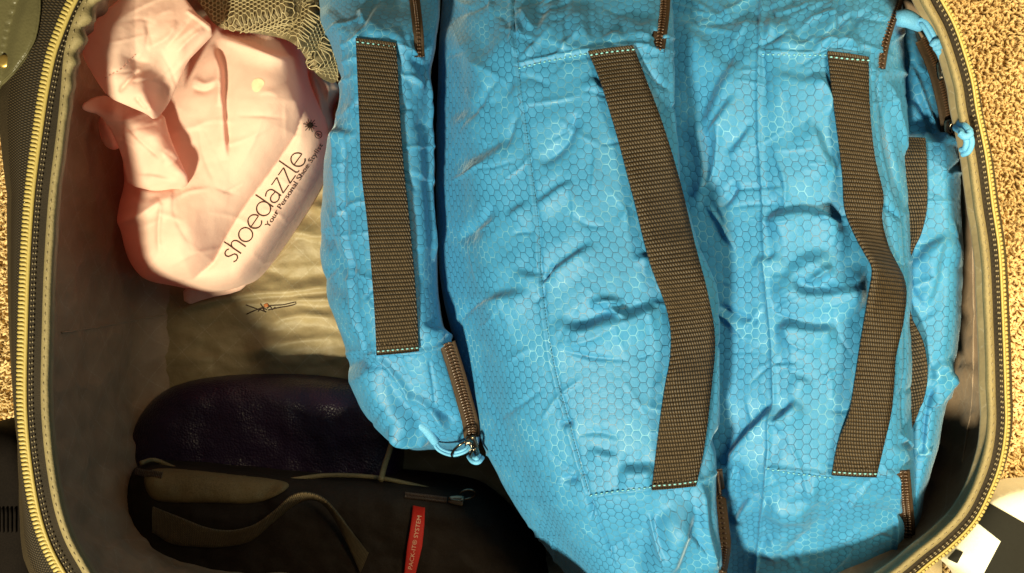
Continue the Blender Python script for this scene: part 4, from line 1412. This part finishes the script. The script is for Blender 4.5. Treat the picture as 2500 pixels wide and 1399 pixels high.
def pink_z(x, y, d):
    di, si, _ = poly_dist(x, y, INN, True)
    ins = inside(x, y, INN)
    di = np.where(ins, di, 0)
    ap = -0.195 + 0.068 * (1 - np.exp(-d / 15.0)) + 0.010 * np.clip((x - 560) / 200, 0, 1) * (1 - np.exp(-d / 30.0))                    # loose border cloth
    k = np.clip(di / 105.0, 0, 1)
    z = ap + 0.030 * (1 - (1 - k) ** 2) ** 0.75
    z += 0.012 * np.exp(-(((x - 610) / 120) ** 2 + ((y - 250) / 130) ** 2)) + 0.010 * np.exp(-(((x - 440) / 60) ** 2 + ((y - 560) / 110) ** 2))
    z += creases(x, y, [
        ([(524, 98), (532, 130), (545, 175), (546, 240), (552, 330), (558, 390)], 7, 10, -0.0115, 0.12),
        ([(516, 110), (526, 150), (532, 175), (534, 260)], 8, 8, 0.004, 0.2),
        ([(530, 75), (580, 90), (650, 120), (725, 142)], 7, 10, -0.0105, 0.12), ([(535, 92), (600, 115), (700, 150)], 8, 8, 0.003, 0.2),
        ([(470, 190), (500, 205), (535, 192)], 9, 9, 0.0035, 0.25), ([(470, 214), (500, 222), (530, 208)], 9, 7, -0.003, 0.25),
        ([(392, 495), (386, 560), (388, 620)], 5, 8, 0.004, 0.2), ([(300, 470), (350, 490), (430, 470)], 10, 14, -0.007, 0.15),
        ([(280, 545), (330, 530), (392, 490)], 10, 10, 0.006, 0.2), ([(310, 440), (370, 465), (440, 458)], 8, 12, -0.009, 0.15),
        ([(340, 640), (410, 672), (500, 660), (552, 590)], 10, 14, -0.003, 0.2),
        ([(700, 200), (735, 300), (720, 380)], 20, 20, 0.004, 0.25), ([(740, 180), (760, 260), (785, 330)], 8, 10, -0.004, 0.2),
    ])
    z += 0.0012 * fbm(x / 90, y / 90, 61) + 0.0006 * crumple(x, y, 120, 3, 2) + 0.75 * creases(x, y, fine(9, 320, 740, 110, 660, 34))
    return z


v, f, uv = sheet(OUT, pink_z, 4.0, skirt=0.035, inset=0.03)
mk('pouch', v, f, M['pink'], bag, uv)
BG = Surf(v, f)


FLAP = tps([(198, 132, -4), (206, 98, -2), (236, 42, 1), (300, -8, -2), (330, -60, -6), (430, -60, -8), (462, 18, -4), (530, 73, -8), (482, 123, -9), (457, 148, -12), (440, 190, -17),
            (413, 248, -18), (396, 274, -12), (375, 293, -2), (360, 279, 3), (320, 262, 3), (264, 238, -1), (233, 194, -3), (260, 110, 9), (300, 60, 7), (300, 160, 9), (350, 100, 6), (420, 80, 2),
            (335, 158, 2), (365, 146, -1), (400, 142, -7), (375, 185, -5), (346, 190, 7), (352, 230, 10), (310, 215, 8), (370, 268, 7), (385, 230, -9), (405, 195, -14), (440, 130, -3), (480, 80, -1), (270, 190, 7),
            (445, 165, -14), (425, 215, -17)])


def flap_z(x, y, d):
    z = -0.060 + 0.016 * np.clip((330 - x) / 130, 0, 1) + 0.001 * FLAP(x, y) + 0.0012 * (1 - np.exp(-d / 4.0)) + 0.7 * creases(x, y, fine(8, 220, 500, 20, 270, 18))
    z += creases(x, y, [
        ([(262, 186), (300, 165), (340, 130)], 3, 3, -0.0008, 0.1), ([(400, 120), (440, 80), (470, 40)], 9, 7, -0.002, 0.2), ([(360, 120), (410, 90), (430, 50)], 8, 9, 0.0018, 0.2),
        ([(430, 130), (470, 90), (500, 70)], 7, 7, 0.002, 0.2), ([(455, 25), (490, 50), (522, 76)], 4, 4, 0.0016, 0.05), ([(290, 225), (315, 196), (340, 172)], 6, 6, -0.003, 0.2), ([(330, 235), (345, 255), (360, 268)], 5, 6, -0.003, 0.2)])
    return z + 0.0008 * fbm(x / 60, y / 60, 71) + 0.0003 * crumple(x, y, 50, 6, 2)


v, f, uv = sheet([(330, -60), (300, -8), (236, 42), (206, 98), (198, 132), (233, 194), (264, 238), (320, 262), (360, 279), (375, 293), (396, 274), (413, 248), (440, 190), (457, 148), (482, 123), (530, 73), (462, 18), (430, -60)],
                 flap_z, 4.0, skirt=0.0012, smooth_n=1)
mk('mouth_flap', v, f, M['pink'], bag, uv)
FLP = Surf(v, f)
stitches(FLP, [(258, 190), (290, 172), (330, 132)], bag, mat_plain('pink_thread', (0.62, 0.28, 0.22), 0.7), 9, 5, 0.0003)


FOLD = tps([(198, 256, 2), (228, 236, -6), (262, 232, -8), (330, 262, -8), (395, 268, -5), (410, 330, 5), (436, 390, 8), (460, 440, 4), (440, 468, -12), (380, 468, -14), (312, 452, -16), (306, 420, -13),
            (296, 375, -8), (272, 318, -3), (242, 278, 0), (202, 270, 2), (330, 300, 5), (370, 325, 12), (400, 375, 15), (432, 425, 12), (300, 325, 2), (340, 385, -1), (390, 420, 4), (350, 425, -6), (370, 375, 8), (280, 270, 4)])


def fold_z(x, y, d):
    z = -0.086 + 0.016 * np.clip((300 - x) / 100, 0, 1) + 0.001 * FOLD(x, y) + 0.0012 * (1 - np.exp(-d / 4.0)) + 0.7 * creases(x, y, fine(7, 230, 450, 250, 460, 14))
    z += creases(x, y, [([(330, 430), (390, 432), (450, 446)], 8, 10, -0.006, 0.2), ([(300, 300), (350, 350), (400, 395)], 5, 9, -0.003, 0.2)])
    return z + 0.0010 * fbm(x / 45, y / 45, 81)


v, f, uv = sheet([(198, 256), (228, 236), (262, 232), (330, 262), (395, 268), (410, 330), (436, 390), (460, 440), (440, 468), (380, 468), (312, 452), (306, 420), (296, 375), (272, 318), (242, 278), (202, 270)], fold_z, 4.0, skirt=0.003, smooth_n=1)
mk('side_fold', v, f, M['pink'], bag, uv)
v, f, uv = sheet([(238, 282), (262, 288), (284, 330), (290, 362), (262, 365), (244, 335)], lambda x, y, d: -0.105 + 0.006 * (1 - np.exp(-d / 6)), 4, skirt=.004)
mk('drawstring_loop', v, f, M['pink'], bag, uv)
v, f, uv = sheet([(446, 698), (520, 690), (600, 680), (600, 694), (576, 714), (500, 728), (450, 747)], lambda x, y, d: -0.205 + 0.004 * (1 - np.exp(-d / 8)) + 0.0003 * (700 - y) + .002 * fbm(x / 40, y / 40, 4), 4, skirt=.006, smooth_n=1)
mk('corner_flap', v, f, M['pink'], bag, uv)
v, f, uv = sheet([(748, 160), (790, 172), (828, 208), (812, 232), (800, 262), (812, 300), (806, 330), (780, 330), (765, 260)], lambda x, y, d: -0.165 + 0.008 * (1 - np.exp(-d / 8)) + creases(x, y, [([(765, 180), (785, 230), (795, 300)], 6, 8, -0.008, .15), ([(775, 180), (800, 215), (800, 250)], 5, 6, 0.005, .2)]), 4, skirt=.02, smooth_n=1)
mk('tail_fold', v, f, M['pink'], bag, uv)

# --- print -----------------------------------------------------------
def arcp(cx, cy, rx, ry, a0, a1, n=20):
    t = np.radians(np.linspace(a0, a1, n))
    return [(cx + rx * math.cos(a), cy + ry * math.sin(a)) for a in t]


GL = {  # stroke letters, x-height 1
    's': [[(.62, .90), (.45, 1.0), (.22, .97), (.10, .80), (.16, .62), (.36, .50), (.56, .38), (.62, .2), (.48, .03), (.25, 0), (.06, .10)]],
    'h': [[(.08, 0), (.08, 1.55)], [(.08, .55)] + arcp(.38, .62, .30, .38, 170, 0, 14) + [(.68, 0)]],
    'o': [arcp(.52, .5, .5, .5, 0, 360, 32)],
    'e': [[(.03, .5), (.99, .5)] + arcp(.52, .5, .48, .5, 0, 315, 30)],
    'd': [arcp(.52, .5, .5, .5, 0, 360, 32), [(1.02, 0), (1.02, 1.55)]],
    'a': [[(.12, .88)] + arcp(.45, .66, .36, .34, 120, 0, 12) + [(.81, 0)], [(.81, .52)] + arcp(.42, .28, .36, .28, 60, 330, 24) + [(.81, .2)]],
    'z': [[(.06, 1.0), (.72, 1.0), (.04, 0), (.74, 0)]],
    'l': [[(.1, 1.55), (.1, .12), (.2, 0), (.34, 0)]],
}
ADV = {'s': .78, 'h': .86, 'o': 1.14, 'e': 1.12, 'd': 1.2, 'a': 1.0, 'z': .84, 'l': .42}


def flat_stroke(surf, pts, w, off=0.0005):
    """a thin printed line lying on the cloth; pts in photo pixels"""
    p = np.asarray(pts, float)
    n = max(3, int(np.linalg.norm(np.diff(p, axis=0), axis=1).sum() / 2.5))
    q = resample(p, n)
    t = np.gradient(q, axis=0); t /= np.linalg.norm(t, axis=1, keepdims=True) + 1e-9
    nx = np.stack([-t[:, 1], t[:, 0]], -1) * w / 2
    V = []
    for a in range(n):
        for s_ in (-1, 1):
            h = surf.hit(*(q[a] + s_ * nx[a]), off)
            if h is None: h = P(*(q[a]), -0.16)
            V.append(h)
    return np.array(V), gridfaces(n, 2)


org = np.array([572.0, 643.0]); dirx = np.array([0.570, -0.822]); diry = np.array([-0.822, -0.570]); XH = 34.0
parts = []
pen = 0.0
for ch in 'shoedazzle':
    for st in GL[ch]:
        pts = [org + dirx * (pen + x) * XH + diry * y * XH for x, y in st]
        parts.append(flat_stroke(BG, pts, 3.0))
    pen += ADV[ch]
# eight-pointed star and registered mark
sc_ = np.array([756, 306])
for k in range(6):
    a = math.pi * k / 6 + 0.2
    r = 17 if k % 2 == 0 else 13
    e = np.array([math.cos(a), math.sin(a)]) * r
    parts.append(flat_stroke(BG, [sc_ - e, sc_ - e * .4], 1.8)); parts.append(flat_stroke(BG, [sc_ - e * .45, sc_ + e * .45], 4.2, 0.0006)); parts.append(flat_stroke(BG, [sc_ + e * .4, sc_ + e], 1.8))
rc_ = np.array([776, 329])
parts.append(flat_stroke(BG, [rc_ + np.array(a) * 8.5 for a in arcp(0, 0, 1, 1, 0, 360, 24)], 1.6))
for st in ([(-.25, -.5), (-.25, .5), (.15, .5), (.3, .3), (.15, .05), (-.25, .05)], [(.0, .05), (.3, -.5)]):
    parts.append(flat_stroke(BG, [rc_ + (dirx * x + diry * y) * 9 for x, y in st], 1.5))
v, f = join(parts)
mk('lettering', v, f, M['ink'], bag)


def text_mesh(txt, surf, org, dx, dy, height, width, name, mat, parent, off=0.0006, z0=-0.16):
    cu = bpy.data.curves.new('lettering_curve', 'FONT'); cu.body = txt; cu.size = 1.0; cu.resolution_u = 3
    to = bpy.data.objects.new('lettering_curve', cu); COL.objects.link(to)
    dg = bpy.context.evaluated_depsgraph_get(); dg.update()
    me = bpy.data.meshes.new_from_object(to.evaluated_get(dg))
    bpy.data.objects.remove(to)
    co = np.array([tuple(a.co) for a in me.vertices]); fs = [tuple(p.vertices) for p in me.polygons]
    bpy.data.meshes.remove(me)
    co[:, 0] -= co[:, 0].min(); wd = co[:, 0].max()
    px = np.asarray(org)[None] + co[:, :1] / wd * width * np.asarray(dx)[None] + co[:, 1:2] / 0.72 * height * np.asarray(dy)[None]
    V = []
    for a in px:
        h = surf.hit(a[0], a[1], off)
        V.append(P(a[0], a[1], z0) if h is None else h)
    return mk(name, np.array(V), fs, M[mat], parent, smooth=False)


d2 = np.array([787 - 654, 354 - 556.0]); L2 = np.linalg.norm(d2); d2 /= L2
text_mesh('Your Personal Shoe Stylist', BG, (655, 556), d2, np.array([d2[1], -d2[0]]), 12.5, L2, 'lettering', 'ink', bag)
# faint round stain
v, f, uv = sheet([(612 + 0, 208), (620, 192), (636, 190), (648, 202), (640, 214), (632, 224), (620, 226)], lambda x, y, d: np.array([BG.z(a, b_, -.09) for a, b_ in zip(x, y)]) + 0.0004, 3)
mk('stain', v, f, M['stain'], bag, uv)


# ================================================================== mesh pocket
pocket = mk('net_pocket', *(lambda t: (t[0], t[1]))(sheet([(420, -150), (470, -20), (500, 30), (532, 70), (600, 78), (690, 92), (722, 110), (735, 122), (770, 185), (826, 212), (822, 150), (800, 80), (780, 10), (775, -150)],
              lambda x, y, d: -0.085 - 0.03 * np.clip((x - 700) / 120, 0, 1) + 0.0 * d + creases(x, y, [([(715, 118), (745, 70), (775, 20)], 26, 18, 0.014, .1), ([(760, 150), (790, 130), (800, 90)], 16, 14, 0.008, .1), ([(560, 60), (640, 40), (720, 20)], 20, 30, .008, .1)]) - 0.012, 7)), M['netback'], case)
NB = Surf(np.array([tuple(pocket.matrix_world @ v_.co) for v_ in pocket.data.vertices]) + np.array(case.location) * 1.0, [tuple(p.vertices) for p in pocket.data.polygons])


def net(poly, off, cell, ang, wire, name):
    """hexagonal netting draped over the pocket cloth, as thin threads"""
    ca, sa = math.cos(ang), math.sin(ang)
    p = np.asarray(poly, float); c0 = p.mean(0)
    r = int(max(np.ptp(p[:, 0]), np.ptp(p[:, 1])) / cell) + 4
    parts = []
    P6 = [(math.cos(math.radians(30 + 60 * k)) * cell / 1.732, math.sin(math.radians(30 + 60 * k)) * cell / 1.732) for k in range(7)]
    for i in range(-r, r):
        for j in range(-r, r):
            x = (i + 0.5 * (j % 2)) * cell; y = j * cell * 0.866
            for k in range(3):
                A = np.array([x + P6[k][0], y + P6[k][1]]); B = np.array([x + P6[k + 1][0], y + P6[k + 1][1]])
                A = np.array([A[0] * ca - A[1] * sa, A[0] * sa + A[1] * ca]) + c0; B = np.array([B[0] * ca - B[1] * sa, B[0] * sa + B[1] * ca]) + c0
                if not inside(np.array([A[0]]), np.array([A[1]]), p)[0] or not inside(np.array([B[0]]), np.array([B[1]]), p)[0]: continue
                hA = NB.hit(A[0], A[1], off); hB = NB.hit(B[0], B[1], off)
                if hA is None or hB is None or np.linalg.norm(hA - hB) > 0.012: continue
                parts.append(tube(np.array([hA, hB]), wire, 4, caps=False))
    v, f = join(parts)
    return mk(name, v, f, M['net'], case, kind='stuff')


net([(425, -60), (470, -15), (505, 30), (532, 66), (600, 76), (690, 90), (724, 108), (770, 40), (775, -60)], 0.004, 10.5, 0.5, 0.00042, 'netting')
net([(718, 112), (736, 120), (770, 182), (826, 210), (822, 150), (800, 80), (780, 20), (770, 10)], 0.005, 9.5, -0.9, 0.00042, 'netting')


# ================================================================== purple leather pouch
purse = empty('leather_pouch', P(620, 1050, ZF + 0.002), 'dark purple pebbled leather pouch in the shaded lower left corner', 'pouch')


def purse_z(x, y, d):
    z = -0.224 + 0.034 * np.sqrt(np.clip(1 - (1 - np.clip(d / 75, 0, 1)) ** 2, 0, 1))
    return z + 0.003 * fbm(x / 120, y / 120, 15)


v, f, uv = sheet([(300, 1080), (340, 1010), (400, 950), (480, 925), (620, 915), (800, 920), (930, 950), (985, 1010), (985, 1100), (970, 1210), (800, 1235), (600, 1225), (420, 1215), (300, 1190)], purse_z, 6, skirt=.05)
mk('body', v, f, M['purple'], purse, uv)
PU = Surf(v, f)
v, f = tube(np.array([P(960, 1072, -.178), P(948, 1110, -.172), P(938, 1140, -.165), P(930, 1172, -.150)]), .0022, 8, 20)
mk('edge_piping', v, f, M['piping'], purse)

# ================================================================== black packing cube
bc = empty('packing_cube', P(700, 1300, ZF + 0.002), 'black packing cube with red tag and dark webbing loop, in the shaded corner', 'packing cube')


def bc_z(x, y, d):
    z = -0.165 + 0.030 * np.sqrt(np.clip(1 - (1 - np.clip(d / 80, 0, 1)) ** 2, 0, 1))
    z += creases(x, y, [([(420, 1240), (600, 1250), (760, 1220)], 30, 20, -0.010, .15), ([(690, 1170), (670, 1200), (640, 1230)], 12, 16, -.006, .2)])
    return z + 0.003 * fbm(x / 90, y / 90, 16)


v, f, uv = sheet([(318, 1150), (345, 1132), (560, 1150), (740, 1168), (930, 1176), (1100, 1192), (1190, 1215), (1300, 1330), (1400, 1480), (1300, 1540), (700, 1560), (360, 1520), (310, 1420), (300, 1270)], bc_z, 6, skirt=.06)
mk('body', v, f, M['black'], bc, uv)
BC = Surf(v, f)


def on(surf, x, y, off, z0):
    h = surf.hit(x, y, off)
    return P(x, y, z0) if h is None else h


v, f = tube(np.array([on(BC, x, y, .003, -.15) for x, y in ((345, 1130), (380, 1133), (450, 1141), (560, 1153), (680, 1164), (800, 1170), (930, 1177), (1080, 1192))]), .0018, 8, 60)
mk('piping', v, f, M['piping'], bc)
v, f, uv = sheet([(352, 1150), (400, 1143), (560, 1160), (715, 1176), (690, 1205), (620, 1232), (520, 1226), (420, 1228), (372, 1222), (352, 1190)], lambda x, y, d: np.array([BC.z(a, b_, -.15) for a, b_ in zip(x, y)]) + .0015 + .003 * (1 - np.exp(-d / 8)), 6, skirt=.004)
mk('front_panel', v, f, M['khaki'], bc, uv)
KP = Surf(v, f)
cz = np.array([on(KP, x, y, .0015, -.14) for x, y in ((332, 1150), (352, 1155), (372, 1160), (394, 1164))])
cz = resample(cz, 16); t_, s_, u_ = frame(cz)
v, f = join([bead(cz[i] + s_[i] * sg * .0012, s_[i] * .0014, t_[i] * .0004, u_[i] * .0009) for i in range(16) for sg in (-1, 1)])
mk('zipper_coil', v, f, M['coil'], bc, kind='stuff')
LW = [(372, 1238), (430, 1262), (500, 1290), (560, 1298), (620, 1285), (672, 1250), (710, 1216), (745, 1206), (785, 1218), (820, 1252), (850, 1290), (900, 1350)]
RW = [(372, 1300), (420, 1328), (480, 1335), (540, 1336), (610, 1322), (670, 1274), (712, 1240), (748, 1222), (782, 1228), (812, 1262), (838, 1310), (880, 1400)]
strap(BC, LW, RW, [.004, .008, .012, .016, .022, .028, .034, .038, .034, .026, .016, .004], [.003, .004, .006, .008, .012, .016, .020, .022, .018, .012, .008, .004], bc, 'handle', 'darkweb', 120, -.15)
v, f, uv = ribbon(np.array([on(BC, x, y, .005, -.13) for x, y in ((1008, 1236), (1003, 1280), (995, 1330), (988, 1399), (982, 1440))]), np.array([on(BC, x, y, .005, -.13) for x, y in ((1036, 1240), (1034, 1280), (1027, 1330), (1016, 1399), (1010, 1440))]), .0008)
mk('tag', v, f, M['red'], bc, uv)
TG = Surf(v, f)
dt = np.array([1024 - 1001, 1262 - 1392.0]); lt = np.linalg.norm(dt); dt /= lt
text_mesh('PACK-IT\u00ae SYSTEM', TG, (1006, 1390), dt, np.array([dt[1], -dt[0]]), 10.5, lt, 'tag_lettering', 'redtext', bc, z0=-.125)
zq = np.array([on(BC, x, y, .002, -.14) for x, y in ((990, 1212), (1040, 1218), (1090, 1224))])
zq = resample(zq, 30); t_, s_, u_ = frame(zq)
v, f = join([bead(zq[i] + s_[i] * sg * .0011, s_[i] * .0012, t_[i] * .0004, u_[i] * .0008) for i in range(30) for sg in (-1, 1)])
mk('zipper_coil', v, f, M['coil'], bc, kind='stuff')
slider(on(BC, 1112, 1228, .003, -.135), np.array([1., -.1, 0]), bc, .006, .004, .003)
cc = on(BC, 1134, 1226, .008, -.13)
ring(cc, np.array([.006, .001, .0]), np.array([0, .004, .003]), bc, .0009)

# ================================================================== patterned vinyl thing outside, lower right
ws = empty('patterned_fabric', P(2440, 1350, ZC + 0.002), 'cream fabric with bold black angular print on the carpet, lower right corner', 'fabric')


def ws_z(x, y, d):
    return -0.225 + 0.020 * np.sqrt(np.clip(1 - (1 - np.clip(d / 130, 0, 1)) ** 2, 0, 1)) + 0.00004 * (x - 2400)


v, f, uv = sheet([(2300, 1372), (2330, 1330), (2400, 1236), (2425, 1213), (2462, 1198), (2520, 1184), (2700, 1180), (2760, 1300), (2720, 1520), (2480, 1540), (2400, 1480), (2352, 1399)], ws_z, 5, skirt=.035, smooth_n=1)
mk('body', v, f, M['white'], ws, uv)
WS = Surf(v, f)


def decal(poly, name):
    v, f, uv = sheet(poly, lambda x, y, d: np.array([WS.z(a, b_, -.205) for a, b_ in zip(x, y)]) + .0006, 5, smooth_n=0)
    return mk(name, v, f, M['blackprint'], ws, uv, smooth=True)


decal([(2412, 1226), (2500, 1276), (2560, 1312), (2500, 1440), (2380, 1440), (2403, 1399), (2444, 1322), (2386, 1276)], 'printed_bar')
decal([(2334, 1340), (2352, 1348), (2337, 1376), (2312, 1364)], 'printed_square')

# ================================================================== dark bag outside on the left
db = empty('black_bag', P(0, 1250, ZC + 0.002), 'black bag lying on the carpet just beyond the left rim', 'bag')
v, f, uv = sheet([(-160, 1080), (-60, 1040), (20, 1032), (70, 1050), (110, 1150), (120, 1399), (110, 1500), (-160, 1500)], lambda x, y, d: -0.11 + 0.03 * np.sqrt(np.clip(1 - (1 - np.clip(d / 90, 0, 1)) ** 2, 0, 1)), 7, skirt=.14)
mk('body', v, f, M['soot'], db, uv)
DB = Surf(v, f)
for k in range(7):
    x = -22 + k * 10
    p = np.array([on(DB, x, 1240 + j * 15, .0012, -.09) for j in range(5)])
    v, f = tube(p, .0009, 6)
    mk('rib', v, f, M['soot'], db)
